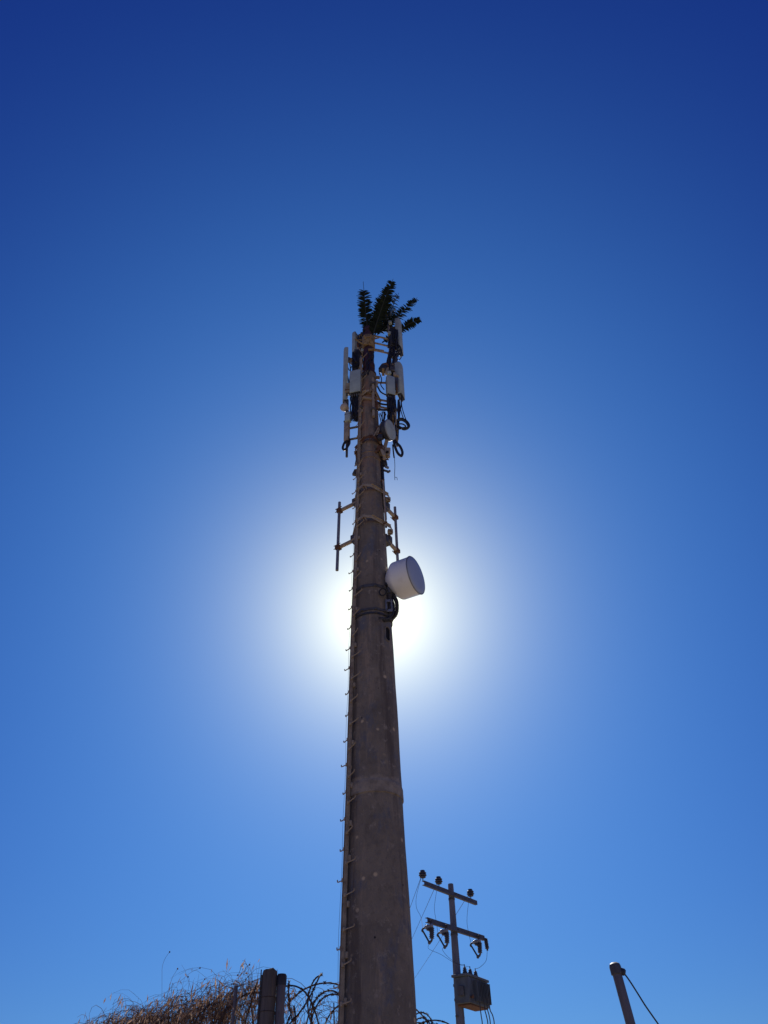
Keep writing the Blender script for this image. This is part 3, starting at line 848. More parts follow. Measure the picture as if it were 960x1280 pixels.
fitting('dark round clamp between the maroon tube and the support pipe', 480, 461, 0.05,
        [('jaw', -1, 0, 0.17, 0.20, 0.14, 25, 'radiodark'), ('plate', 2, -3, 0.14, 0.18, 0.10, -20, 'rust'), ('bolt', -1, 4, 0.06, 0.06, 0.2, 0, 'ochre'), ('lug', 4, 3, 0.09, 0.22, 0.08, 5, 'tanpaint')], M['radiodark'])
fitting('small ochre clamp joining the maroon tube to the mast head', 472, 472, -0.1,
        [('plate', 0, 0, 0.10, 0.07, 0.06, 10, 'ochre'), ('strap', -1, 8, 0.05, 0.22, 0.04, 5, 'tanpaint')], M['ochre'])

fitting('ochre tilt bracket between the outermost panel and the wide radio, upper one', 437.5, 452, 0.1,
        [('arm', 0, 0, 0.10, 0.06, 0.05, 25, 'ochre'), ('plate', -1.5, -2, 0.04, 0.16, 0.06, 5, 'galvdark'), ('strut', 2, 3, 0.03, 0.22, 0.03, -30, 'tanpaint')], M['ochre'])
fitting('brown clamp block low on the outermost panel beside the wide radio', 434.6, 486, 0.05,
        [('block', 0, 0, 0.10, 0.34, 0.09, 2, 'tanpaint'), ('strap', 0, 3, 0.12, 0.04, 0.10, 0, 'rust'), ('rod', 2.2, -1, 0.02, 0.42, 0.02, 4, 'galv'), ('bolt', -1, 8, 0.04, 0.05, 0.12, 0, 'galvdark')], M['tanpaint'])
fitting('pale square junction box under the fronds on the support pipe', 487.3, 417, 0.05,
        [('box', 0, 0, 0.10, 0.11, 0.08, 4, 'panel'), ('box', 0.2, -13.5, 0.085, 0.10, 0.08, -3, 'panel'), ('strap', -2.2, -6, 0.014, 0.42, 0.02, 0, 'galv')], M['panel'])
fitting('grey-brown filter box between the narrow radio and its outer panel', 495.0, 480, 0.02,
        [('housing', 0, 0, 0.10, 0.40, 0.09, 2, 'galvdark'), ('lid', 0.4, -9, 0.11, 0.05, 0.10, 0, 'tanpaint'), ('rib', 1, 6, 0.03, 0.24, 0.11, 0, 'rust')], M['galvdark'])
fitting('dusky upright filter box under the frond bases beside the outer panel', 494.0, 452, 0.12,
        [('housing', 0, 0, 0.11, 0.42, 0.10, 3, 'galvdark'), ('cap', 0.3, -9, 0.12, 0.04, 0.11, 0, 'panel'), ('rib', -1.5, 2, 0.03, 0.30, 0.11, 0, 'tanpaint')], M['galvdark'])
fitting('slanted tan strut pair between the mast and the small dish', 471.5, 538, -0.25,
        [('strut', 0, 0, 0.035, 0.46, 0.03, 22, 'tanpaint'), ('strut', 3.2, -2, 0.03, 0.40, 0.03, 18, 'tanpaint'), ('rung', 1.5, -4, 0.10, 0.03, 0.03, -5, 'rust'), ('rung', 2.5, 4, 0.10, 0.03, 0.03, -5, 'rust'), ('knuckle', 3.5, 9, 0.10, 0.14, 0.10, 10, 'radiodark')], M['tanpaint'])
fitting('tan double upright beside the small dish under the narrow radio', 496.2, 541, 0.08,
        [('upright', 0, 0, 0.04, 0.85, 0.04, 1, 'ochre'), ('block', -1.0, 6, 0.10, 0.12, 0.08, 0, 'radiodark'), ('block', 0.5, -8, 0.09, 0.08, 0.08, 8, 'tanpaint'), ('strap', -2.0, -2, 0.10, 0.03, 0.06, 0, 'galvdark')], M['ochre'])
fitting('jumble of tan plates just under the small dish', 477.5, 566, -0.16,
        [('plate', 0, 0, 0.12, 0.16, 0.03, -18, 'ochre'), ('plate', 3.5, 3, 0.05, 0.26, 0.05, 6, 'tanpaint'), ('plate', -3, -4, 0.10, 0.05, 0.05, 30, 'tanpaint'), ('bolt', 1.5, -3, 0.02, 0.02, 0.2, 0, 'galv'), ('plate', 7.5, 1, 0.05, 0.22, 0.05, -10, 'tanpaint'), ('bolt', 4, 8, 0.15, 0.02, 0.02, 15, 'rust')], M['ochre'])
fitting('rust-brown half clamp on the mast at the upper end of its concrete', 470.0, 508, -0.1,
        [('jaw', 0, 0, 0.10, 0.22, 0.12, 6, 'rust'), ('lug', 2.2, 1, 0.05, 0.14, 0.08, 0, 'tanpaint'), ('bolt', 2.5, 5, 0.14, 0.025, 0.025, 0, 'galvdark')], M['rust'])
fitting('dark clamp cluster between the short panel and the maroon tube', 451.0, 427, 0.1,
        [('jaw', 0, 0, 0.14, 0.22, 0.12, -10, 'galvdark'), ('lug', 3, -3, 0.08, 0.16, 0.08, 12, 'ochre'), ('plate', -3, 4, 0.08, 0.14, 0.05, 0, 'rust'), ('box', 3.8, 9, 0.09, 0.12, 0.06, 8, 'panel')], M['galvdark'])

fitting('dark bracket mass between the mast and the small dish hub', 476.5, 545, -0.15,
        [('jaw', 0, 0, 0.13, 0.16, 0.12, 12, 'radiodark'), ('lug', -3, -5, 0.08, 0.20, 0.08, -14, 'rust'), ('plate', 2.5, -7, 0.10, 0.10, 0.06, 25, 'galvdark'), ('stub', -2, 6, 0.07, 0.12, 0.08, 0, 'tanpaint')], M['radiodark'])
fitting('tan bracket stack between the two support pipes above the small dish', 490.8, 519, 0.0,
        [('plate', 0, 0, 0.13, 0.08, 0.08, 0, 'tanpaint'), ('plate', -0.5, 6, 0.11, 0.05, 0.09, 6, 'ochre'), ('jaw', 2.5, -7, 0.10, 0.10, 0.10, -8, 'radiodark'), ('rod', 4.2, 2, 0.03, 0.5, 0.03, 2, 'tanpaint'), ('rod', -3.0, 3, 0.028, 0.45, 0.03, -1, 'galvdark')], M['tanpaint'])
fitting('small grey splitter boxes above the narrow light grey radio', 490.5, 462, -0.02,
        [('box', 0, 0, 0.11, 0.14, 0.08, 6, 'galvdark'), ('box', -4, 4.5, 0.09, 0.10, 0.08, -6, 'radio'), ('plate', 3, 6, 0.07, 0.10, 0.05, 0, 'tanpaint')], M['galvdark'])
fitting('ochre strut fan above the dark radio beside the maroon tube', 448.0, 437, 0.0,
        [('strut', 0, 0, 0.03, 0.34, 0.03, 35, 'ochre'), ('strut', 2, 1, 0.03, 0.30, 0.03, -28, 'tanpaint'), ('plate', -3, 2, 0.09, 0.12, 0.05, 10, 'galvdark'), ('box', 5, 1, 0.07, 0.12, 0.06, 5, 'panel')], M['ochre'])

# jumper cable bundles and loops
def cable_thing(label, paths, r, rub='rubber'):
    c = E(*paths[0][0])
    th = thing('jumper_cables', label, 'cables', c, 'cable bundles on the mast head')
    for i, pth in enumerate(paths):
        MB().tube(spline([E(*q) for q in pth], 6), r[i % len(r)] if isinstance(r, (list, tuple)) else r, 7).build('cable', M[rub], th)
    return th
def jumble(x0, x1, y0, y1, dy, n, rnd, wob=2.5):
    o = []
    for i in range(n):
        xa, xb = rnd.uniform(x0, x1), rnd.uniform(x0, x1)
        pts = []
        for k in range(5):
            f = k / 4
            pts.append((xa + (xb - xa) * f + rnd.uniform(-wob, wob) * (0 < k < 4), y0 + (y1 - y0) * f + rnd.uniform(-1.5, 1.5), dy + rnd.uniform(-0.08, 0.08)))
        o.append(pts)
    return o
rnd = random.Random(3)
cable_thing('black jumper cables tangled above the wide light grey radio', jumble(441, 453, 446, 467, 0.0, 9, rnd) , [0.014, 0.018, 0.011])
cable_thing('black jumper cables tangled beneath the wide light grey radio', jumble(438, 451, 491, 526, -0.04, 12, rnd, 3.5) + [[(445, 490, -.1), (440, 500, -.1), (438, 512, -.08), (443, 524, -.05), (447, 512, -.05)]], [0.014, 0.018, 0.011])
cable_thing('black jumper cables hanging under the fronds beside the pale panel', jumble(486, 499, 414, 446, 0.06, 10, rnd, 3), [0.014, 0.018, 0.011])
cable_thing('brown and black cables sweeping down from the fronds to the round clamp', [[(489, 432, .1), (487, 442, .05), (484.5, 452, .05), (485, 462, .05), (489, 470, .02)], [(492, 436, .1), (488.5, 446, .05), (487, 456, .02), (489, 468, 0)], [(494, 440, .1), (492, 450, .08), (491, 462, .05), (493, 475, .05)], [(488, 436, .05), (486, 446, 0), (486, 456, 0)]], [0.030, 0.024, 0.034, 0.016])
cable_thing('black jumper cables tangled beneath the narrow light grey radio', jumble(484, 493, 493, 530, -0.03, 10, rnd, 2), [0.014, 0.018, 0.011])
cable_thing('thin black cables swagging between the mast and the narrow radio', [[(472, 483, -.1), (476, 490, -.12), (483, 494, -.1), (487, 496, -.08)], [(471, 502, -.1), (477, 505, -.1), (485, 506, -.06)], [(473, 511, -.1), (479, 512.5, -.1), (486, 512, -.06)], [(474, 466, 0), (477, 474, 0), (476, 481, 0), (480, 487, 0)]], [0.018, 0.022, 0.024, 0.012])
cable_thing('thin cables dropping from the panel antenna below the fronds', [[(499, 497, .1), (500, 508, .1), (502.5, 518, .08), (505.5, 526, .05)], [(501.5, 497, .1), (501, 510, .1), (498, 520, .08), (497, 530, .05)], [(503, 493, .1), (502, 505, .1), (505, 518, .08), (509, 528, .05)], [(498, 500, .08), (497.5, 512, .08), (498.5, 520, .05)]], [0.010, 0.013, 0.010, 0.02])
cable_thing('thick black cable coil sticking out beside the small dish', [[(495, 526, .05), (502, 523.5, .05), (509, 527.5, .05), (511, 533.5, .05), (505, 536.5, .05), (497, 532.5, .05)], [(494, 528, .08), (501, 525, .1), (507.5, 528, .1), (510, 534, .1), (503, 535, .1), (495.5, 535, .08)], [(496, 530, .0), (503, 530, .0), (507, 533, .0), (502, 536, .02), (496, 536, .04)]], [0.028, 0.022, 0.015])
cable_thing('long narrow black cable loop hanging below the small dish', [[(491.5, 547, -.05), (493.5, 557, -.02), (497, 566, 0), (501.5, 570, 0), (503, 565.5, 0), (500, 558, 0), (495, 553, 0), (491.5, 551, -.02)], [(494, 550, .02), (498.5, 556, .02), (501, 561, .02)], [(491, 556, 0), (491.8, 565, 0), (492.7, 572, 0)]], [0.028, 0.014, 0.016])
cable_thing('black cable loop at the foot of the slim brownish antenna', [[(436, 551, .05), (431, 553, .03), (428.5, 559, .03), (430, 562.3, .03), (433.5, 560, .03), (436.5, 553, .05)], [(437.5, 550, .05), (437, 555, .05), (433.5, 560.5, .04)], [(435, 546, .02), (437.3, 551, .02), (436, 556, .02)]], [0.026, 0.016, 0.018])
cable_thing('hair-thin loose wire dangling in the sky below the cable loop', [[(493, 571, .0), (493.6, 582, .0), (493.3, 592, .0), (493.6, 600, 0)], [(493.4, 596.5, 0), (496, 597, 0), (496.6, 600, 0)]], [0.006, 0.005])
cable_thing('thin black cables strung between the outermost panel and the wide radio', [[(434, 458, .1), (437, 463, .05), (440, 458, .05), (443, 466, 0)], [(434.5, 470, .1), (436, 478, .08), (435.5, 488, .05), (438.5, 493, 0), (441, 492, -.05)], [(433.5, 480, .1), (437, 492, .05), (440, 496, 0), (444, 493, -.05)], [(436, 450, .1), (438.2, 462, .1), (437, 476, .08), (437.5, 490, .05)]], [0.011, 0.014, 0.012, 0.010])
cable_thing('black cables running down the outer side of the tan double upright', [[(498, 505, .1), (498.2, 520, .1), (497.5, 540, .1), (496, 556, .08)], [(499.3, 503, .1), (499.5, 515, .1), (498, 535, .12), (497.5, 548, .1)], [(494, 500, .0), (495, 515, .02), (494.5, 532, .03), (495.5, 545, .03)]], [0.02, 0.016, 0.018])
cable_thing('small black cable loops at the foot of the pale panel under the fronds', [[(497, 430, .1), (500.5, 434, .1), (502, 440, .1), (499, 443.5, .1), (496, 440, .1), (497, 434, .1)], [(495, 428, .08), (496.5, 438, .08), (494.5, 446, .08)], [(499, 441, .12), (501.5, 446, .12), (498.5, 450, .1), (495, 447, .1)]], [0.016, 0.02, 0.011])
cable_thing('black cables wound about the mast edge above the small dish', jumble(473, 482, 516, 548, -0.12, 6, rnd, 2.5), [0.014, 0.010, 0.018])
cable_thing('black cables bunched beside the short panel under the upright frond', jumble(446, 456, 418, 446, 0.05, 6, rnd, 2.5), [0.014, 0.010, 0.016])
cable_thing('black cables bending from the maroon tube to the dark radios', jumble(455, 468, 440, 470, -0.14, 4, rnd, 3), [0.012, 0.016])

# ------------------------------------------------------------------ artificial palm crown
crown = thing('artificial_palm_crown', 'crown of dark green artificial palm fronds on top of the mast', 'palm crown', axis(Zr(415)))
MB().lathe([(r_ext * 1.05, -0.14), (r_ext * 1.12, -0.12), (r_ext * 1.12, -0.02), (r_ext * 0.9, 0.02), (r_ext * 0.3, 0.05)], axis(zx), n=20).build('crown_hub', M['maroon'], crown)
def frond(b, mids, tip, hw, nleaf, rnd, twist=0.0, gap=0.12, spike=0.1):
    nleaf = int(nleaf * 1.4)
    pts = spline([E(*b)] + [E(*q) for q in mids] + [E(*tip)], 10)
    n = len(pts)
    rs_ = [lerp(0.018, 0.005, i / (n - 1)) for i in range(n)]
    rc_ = MB().tube(pts, rs_, 6).build('frond', M['rachis'], crown)
    vs, fs = [], []
    for i in range(nleaf):
        f = 0.04 + (0.96 - spike) * (i / (nleaf - 1))
        u = f * (n - 1); k = min(n - 2, int(u))
        p = lerp(pts[k], pts[k + 1], u - k)
        t = (pts[min(n - 1, k + 2)] - pts[max(0, k - 1)]).normalized()
        view = (CAM - p).normalized()
        s = t.cross(view).normalized()
        s = (Matrix.Rotation(twist, 3, t) @ s).normalized()
        nn = s.cross(t)
        env = min(1.0, 0.55 + f * 1.6) * (1.0 if f < 0.72 else max(0.35, 1 - (f - 0.72) * 1.9))
        for sg in (-1, 1):
            if rnd.random() < gap: continue
            L = hw * 1.28 * env * rnd.uniform(0.72, 1.15)
            fwd = rnd.uniform(0.28, 0.5) + 0.5 * max(0, f - 0.6)
            d = (s * sg + t * fwd - nn * rnd.uniform(-0.12, 0.18)).normalized()
            w = hw * 0.27 * rnd.uniform(0.75, 1.2)
            wd = (t - d * t.dot(d)).normalized()
            droop = -UPV * 0.06 * L
            a0 = p; a1 = p + d * L * 0.55 + droop * 0.3; a2 = p + d * L + droop
            o = len(vs)
            vs += [a0 - wd * w * 0.5, a0 + wd * w * 0.5, a1 - wd * w * 0.62 + nn * 0.01, a1 + wd * w * 0.62 + nn * 0.01, a1 + nn * -0.006, a2 - wd * w * 0.22, a2 + wd * w * 0.22]
            fs += [[o, o + 4, o + 2], [o, o + 1, o + 4], [o + 1, o + 3, o + 4], [o + 2, o + 4, o + 5], [o + 4, o + 6, o + 5], [o + 4, o + 3, o + 6]]
    lf = MB().add(vs, fs).build('leaflets', M['leaf'], rc_, smooth=False, kind='stuff')
rnd = random.Random(11)
pxm = mpp(E(465, 385))
frond((461, 421, -0.08), [(457.8, 398, -0.12), (456, 376, -0.25)], (454, 352, -0.3), 7.6 * pxm, 34, rnd, 0.1, 0.09, 0.17)
frond((466, 419, -0.08), [(473.5, 396, -0.2), (481, 374, -0.4)], (491.5, 348.5, -0.5), 8.2 * pxm, 38, rnd, -0.1, 0.05, 0.06)
frond((469, 418, -0.05), [(473, 400, 0.0), (477, 382, 0.1)], (482, 362, 0.2), 8.8 * pxm, 26, rnd, 0.2, 0.25, 0.06)
frond((474, 416, 0.15), [(484, 398, 0.3), (491, 383, 0.4)], (498.5, 366, 0.5), 6.6 * pxm, 26, rnd, 0.2, 0.15, 0.08)
frond((472, 418, 0.1), [(488, 403, 0.15), (503, 389.5, 0.2)], (521.5, 372, 0.2), 6.6 * pxm, 36, rnd, -0.5, 0.10, 0.05)
frond((478, 428, 0.2), [(498, 414.5, 0.3), (511, 405, 0.35)], (526.5, 398.5, 0.35), 5.8 * pxm, 36, rnd, -0.2, 0.13, 0.06)
frond((463, 421, 0.1), [(466, 408, 0.25), (468.5, 398, 0.3)], (471.5, 384, 0.3), 6.0 * pxm, 20, rnd, 0.3, 0.15, 0.06)

# ------------------------------------------------------------------ utility pole
UY = 27.0
ut, ub = P(563.2, 1105, UY), P(575.6, 1279, UY)
up_top = ut.z
UX = (ut.x + ub.x) / 2
def ux(z): return Vector((lerp(ub.x, ut.x, (z - ub.z) / (ut.z - ub.z)), UY, z))
upole = thing('utility_pole', 'slim cement power pole with two crossarms beside the mast', 'power pole', ux(0))
r0, r1 = 0.5 * 6.6 * mpp(ut), 0.5 * 11.0 * mpp(ub)
m = MB()
def urad(z): return r1 + (r0 - r1) * (z - ub.z) / (ut.z - ub.z)
vs, fs = [], []
lv = [-0.2] + [up_top * i / 14 for i in range(1, 14)] + [up_top - 0.03, up_top]
for i, z in enumerate(lv):
    c = ux(z); rr = urad(z) * (0.9 if i == len(lv) - 1 else 1)
    for k in range(8):
        a = math.pi / 8 + k * math.pi / 4
        vs.append(c + Vector((math.cos(a) * rr * 1.08, math.sin(a) * rr * 1.08, 0)))
for i in range(len(lv) - 1):
    for k in range(8): fs.append([i * 8 + k, i * 8 + (k + 1) % 8, (i + 1) * 8 + (k + 1) % 8, (i + 1) * 8 + k])
fs.append([(len(lv) - 1) * 8 + k for k in range(8)])
m.add(vs, fs).build('shaft', M['cement'], upole, ang=20)
def crossarm(xa, ya, xb, yb, yc, hh, label):
    z = P(565, yc, UY).z
    A, B = PZ(xa, ya, z), PZ(xb, yb, z)
    # pass just in front of the pole
    d = (B - A).normalized(); sd = d.cross(UPV).normalized()
    if sd.y > 0: sd = -sd
    c0 = ux(z); off = (c0 - A).dot(sd)
    sh = sd * (off + urad(z) + 0.05)
    A, B = A + sh, B + sh
    b = MB()
    b.box((A + B) / 2, (B - A).length, 0.012, hh, (d, sd, UPV), 0.002)
    b.box((A + B) / 2 - sd * 0.045 + UPV * (hh / 2 - 0.008), (B - A).length, 0.09, 0.012, (d, sd, UPV), 0.002)
    b.box((A + B) / 2 - sd * 0.045 - UPV * (hh / 2 - 0.008), (B - A).length, 0.09, 0.012, (d, sd, UPV), 0.002)
    ob = b.build('crossarm', M['armsteel'], upole, label=label)
    MB().tube([c0 - sd * (urad(z) + 0.02), c0 + sd * (urad(z) + 0.09)], 0.014, 6).build('bolt', M['galvdark'], ob)
    u = MB().lathe([(urad(z) * 1.12, -0.03), (urad(z) * 1.16, -0.03), (urad(z) * 1.16, 0.03), (urad(z) * 1.12, 0.03)], c0 - UPV * 0.12, n=16).build('pole_band', M['galvdark'], ob)
    return A, B, d, sd, z, ob
A1, B1, d1, sd1, z1, arm1 = crossarm(522.0, 1105.5, 588.5, 1130.5, 1119, 0.13, 'upper crossarm')
A2, B2, d2_, sd2, z2, arm2 = crossarm(534.5, 1149.5, 606, 1172.5, 1163, 0.14, 'lower crossarm')
# pin insulators
def pin_insulator_mesh():
    b = MB()
    b.lathe([(0.016, -0.02), (0.016, 0.12)], (0, 0, 0), n=10)
    b.lathe([(0.045, 0.09), (0.085, 0.08), (0.098, 0.095), (0.08, 0.12), (0.062, 0.13), (0.062, 0.142), (0.118, 0.136), (0.128, 0.152), (0.10, 0.185), (0.066, 0.196), (0.066, 0.208), (0.112, 0.204), (0.118, 0.22), (0.088, 0.252), (0.06, 0.262), (0.078, 0.268), (0.07, 0.295), (0.02, 0.302)], (0, 0, 0), n=20)
    return b.mesh('insulator', M['porcelain'])
ins_me = pin_insulator_mesh()
def along(A, B, x):                                       # where on an arm the sight column x falls
    best, bf = 1e9, 0
    for i in range(201):
        q = lerp(A, B, i / 200) - CAM
        px = 480 + FPX * q.dot(_R) / q.dot(_F)
        if abs(px - x) < best: best, bf = abs(px - x), i / 200
    return lerp(A, B, bf)
tops = []
for x in (529, 550.3, 590.3):
    q = along(A1, B1, x) + UPV * 0.075 - sd1 * 0.045
    place('insulator', ins_me, arm1, Matrix.Translation(q) @ Matrix.Scale(1.0, 4))
    tops.append(q + UPV * 0.25)
# fuse cutouts
def cutout(label, x):
    q = along(A2, B2, x) - UPV * 0.06 + sd2 * 0.05
    th = thing('fuse_cutout', label, 'fuse cutout', q, 'fuse cutouts on the power pole')
    s = 0.028
    LX = Vector((0.97, -0.24, 0))
    s = 0.0265
    L = lambda u, v, w=0.0: q + LX * (u - 3.6) * s * 1.28 - UPV * (v + 2.6) * s * 1.10 + sd2 * w
    MB().box(L(4.5, -0.5, -0.0), 0.05, 0.10, 0.24, (d1, sd2, UPV), 0.008).build('hanger', M['galvdark'], th)
    body = MB()
    a, b = L(3.5, 1.5, .1), L(-4.5, 2.5, .12)
    pts, rr = [], []
    for i in range(19):
        pts.append(lerp(a, b, i / 18)); rr.append(0.050 if i in (0, 18) else (0.078 if i % 3 == 0 else 0.058))
    body.tube(pts, rr, 14).build('insulator', M['polymer'], th)
    MB().box(lerp(a, b, .5) - UPV * 0.09, 0.20, 0.07, 0.06, (d1, sd2, UPV), 0.008).build('clamp', M['galvdark'], th)
    a, b = L(2.2, 3.6, .1), L(1.6, 13.0, .1)
    pts = [lerp(a, b, i / 15) for i in range(16)]
    MB().tube(pts, [0.06 if i % 3 else 0.085 for i in range(16)], 12).build('lower_insulator', M['porcelain'], th)
    t1, t2 = L(-6.8, 5.0, .12), L(-1.2, 16.8, .12)
    MB().tube([t1, t2], 0.026, 10).build('fuse_tube', M['radiodark'], th)
    MB().tube(spline([L(-4.4, 2.6, .12), L(-6.6, 3.8, .12), L(-7.2, 5.4, .12), L(-6.2, 6.4, .12)], 4), 0.028, 8).build('upper_contact', M['galvdark'], th)
    MB().tube(spline([t2 + UPV * 0.03, L(0.2, 16.2, .12), L(1.6, 13.6, .12)], 4), 0.032, 8).build('hinge', M['galvdark'], th)
    MB().lathe([(0.02, -0.05), (0.045, -0.03), (0.045, 0.02), (0.02, 0.04)], t2, n=10).build('end_cap', M['galvdark'], th)
    return L(-6.5, 4.0, .12), t2
c1 = cutout('fuse cutout at the crossarm end nearest the mast', 536.0)
c2 = cutout('middle fuse cutout, between the pole and the one nearest the mast', 555.0)
c3 = cutout('fuse cutout alone on the far side of the pole above the transformer', 595.5)
# surge arrester at arm end
q = along(A2, B2, 607.5) - UPV * 0.02
th = thing('surge_arrester', 'short dark surge arrester at the outer end of the lower crossarm', 'arrester', q)
MB().box(q + d1 * 0.02, 0.16, 0.06, 0.05, (d1, sd2, UPV), 0.006).build('bracket', M['galvdark'], th)
e = q + d1 * 0.10 - UPV * 0.28
MB().tube([lerp(q + d1 * 0.06, e, i / 13) for i in range(14)], [0.05 if i % 2 else 0.075 for i in range(14)], 12).build('insulator', M['porcelain'], th)
MB().tube([e, e - UPV * 0.05], 0.03, 8).build('terminal', M['galvdark'], th)

# transformer
zt = P(585, 1219, 26.35).z
zb = P(585, 1252.5, 26.35).z
nc = PZ(584.5, 1219, zt)
rc_ = PZ(610.5, 1228.5, zt)
ey = (rc_ - nc); Lr = ey.length; ey.normalize()
lc_ = PZ(569.0, 1223.5, zt)
ex = Vector((-ey.y, ey.x, 0))
if ex.dot(lc_ - nc) < 0: ex = -ex
Ll = (lc_ - nc).dot(ex)
print('transformer sides', Lr, Ll, 'height', zt - zb, 'angle', (lc_ - nc).normalized().dot(ey), nc, ux(zt))
H = zt - zb
tf = thing('transformer', 'box transformer with cooling fins hung on the power pole', 'transformer', nc + UPV * (-H))
ctr = nc + ey * Lr / 2 + ex * Ll / 2
MB().box(ctr - UPV * H / 2, Lr * 0.94, Ll * 0.92, H, (ey, ex, UPV), 0.012).build('tank', M['tank'], tf)
MB().box(ctr + UPV * 0.035, Lr * 1.04, Ll * 1.06, 0.07, (ey, ex, UPV), 0.01).build('lid', M['tank'], tf)
MB().box(ctr - UPV * (H + 0.02), Lr * 0.80, Ll * 0.78, 0.045, (ey, ex, UPV), 0.006).build('base', M['rust'], tf, label='rust-brown base frame')
for i in range(9):
    MB().box(nc + ey * Lr * (0.30 + 0.075 * i) - ex * 0.035 - UPV * (H * 0.50), 0.018, 0.14, H * 0.80, (ey, ex, UPV), 0.003).build('cooling_fin', M['tank'], tf)
MB().box(nc + ex * Ll * 0.5 - ey * (-0.0) - UPV * H * 0.55, 0.05, 0.2, 0.26, (ey, ex, UPV), 0.01).build('name_plate', M['galvdark'], tf)
MB().lathe([(0.03, -0.1), (0.03, 0.02), (0.05, 0.02), (0.05, 0.05)], nc + ey * Lr * 0.1 - UPV * H * 0.78 - ex * 0.02, -ex, 10).build('drain_valve', M['rust'], tf)
bush = MB().lathe([(0.05, 0), (0.085, 0.03), (0.055, 0.055), (0.078, 0.085), (0.05, 0.11), (0.068, 0.14), (0.042, 0.165), (0.055, 0.19), (0.032, 0.215), (0.014, 0.22), (0.014, 0.29)], (0, 0, 0), n=14).mesh('bushing', M['porcelain'])
bt_ = []
for i in range(3):
    q = nc + ey * Lr * (0.20 + 0.26 * i) + ex * Ll * 0.42 + UPV * 0.07
    place('bushing', bush, tf, Matrix.Translation(q)); bt_.append(q + UPV * 0.28)
sa = ctr + ex * (Ll * 0.46) - UPV * H * 0.4
hp = ux(sa.z); dv = hp - sa; dv.z = 0
for hz in (0.2, 0.75):
    a_ = Vector((sa.x, sa.y, zt - H * hz)); b_ = Vector((hp.x, hp.y, zt - H * hz))
    dn = (b_ - a_).normalized()
    MB().box((a_ + b_) / 2, (b_ - a_).length + 0.1, 0.08, 0.08, (dn, UPV.cross(dn), UPV), 0.008).build('hanger', M['galvdark'], tf)
    MB().lathe([(urad(zt) * 1.12, -0.03), (urad(zt) * 1.2, -0.03), (urad(zt) * 1.2, 0.03), (urad(zt) * 1.12, 0.03)], b_, n=16).build('pole_band', M['galvdark'], tf)
zb2 = P(575, 1271, UY).z
MB().box(ux(zb2), urad(zb2) * 3.2, 0.06, 0.05, (d1, sd1, UPV), 0.006).build('low_band', M['galvdark'], upole)

# conductors of the power line
def wire(name, label, pts, r, group='wires of the power line', k=8, n=5):
    ob = MB().tube(spline(pts, k), r, n).build(name, M['wire'])
    tag(ob, label, 'wire', group)
    return ob
fard = (ray(428, 1318))
for i, (tp, nm) in enumerate(zip(tops, ('line wire from the insulator nearest the mast, running behind the mast', 'line wire from the middle insulator, running behind the mast', 'line wire from the insulator past the pole, running behind the mast'))):
    st = tp - UPV * 0.03
    end = st + Vector((fard.x / fard.y * 130, 130, 0)) * 1.0 + UPV * (fard.z / fard.y * 130 - 0.2)
    pts = []
    for j in range(13):
        f = j / 12
        pts.append(lerp(st, end, f) - UPV * (4 * 1.2 * f * (1 - f)))
    wire('line_wire', nm, pts, 0.0075, k=2)
wire('drop_wire', 'thin drop wire to the fuse cutout nearest the mast', [tops[0] - UPV * 0.04, P(521, 1118, UY), P(520.5, 1134, UY), P(526, 1146, UY), c1[0] + UPV * 0.05], 0.0055)
wire('drop_wire', 'thin drop wire to the middle fuse cutout', [tops[1] - UPV * 0.04, P(544, 1125, UY), P(543, 1137, UY), P(545, 1150, UY), c2[0]], 0.0055)
wire('drop_wire', 'thin drop wire to the fuse cutout past the pole', [tops[2] - UPV * 0.04, P(585, 1134, UY), P(583.7, 1150, UY), P(585, 1162, UY), c3[0]], 0.0055)
wire('drop_wire', 'thin slack wire from the cutout nearest the mast to the transformer', [c1[1], P(536, 1186, 26.8), P(551, 1193, 26.8), P(569, 1204, 26.7), bt_[0]], 0.005)
wire('drop_wire', 'thin slack wire from the middle cutout to the transformer', [c2[1], P(553, 1187, 26.8), P(561, 1197, 26.8), P(575, 1206, 26.7), bt_[1]], 0.005)
wire('drop_wire', 'thin slack wire curving from the arrester end down to the transformer', [e - UPV * 0.05, P(609, 1190, UY), P(607.5, 1201, 26.8), P(600, 1209, 26.7), bt_[2]], 0.006)
for i, (xa, xb, xc) in enumerate(((600.5, 601.5, 603), (606, 608, 610), (609.5, 611.5, 613), (612.5, 616, 618))):
    Yc = 26.6
    wire('service_cable', ('first', 'second', 'third', 'fourth')[i] + ' service cable below the transformer counting outward from the pole', [P(xa - 1.5, 1246, Yc - 0.35), P(xa, 1262, Yc - 0.3), P(xb, 1270, Yc - 0.2), P(xc, 1284, Yc), P(xc - 0.5, 1330, Yc)], 0.016, 'service cables under the transformer')

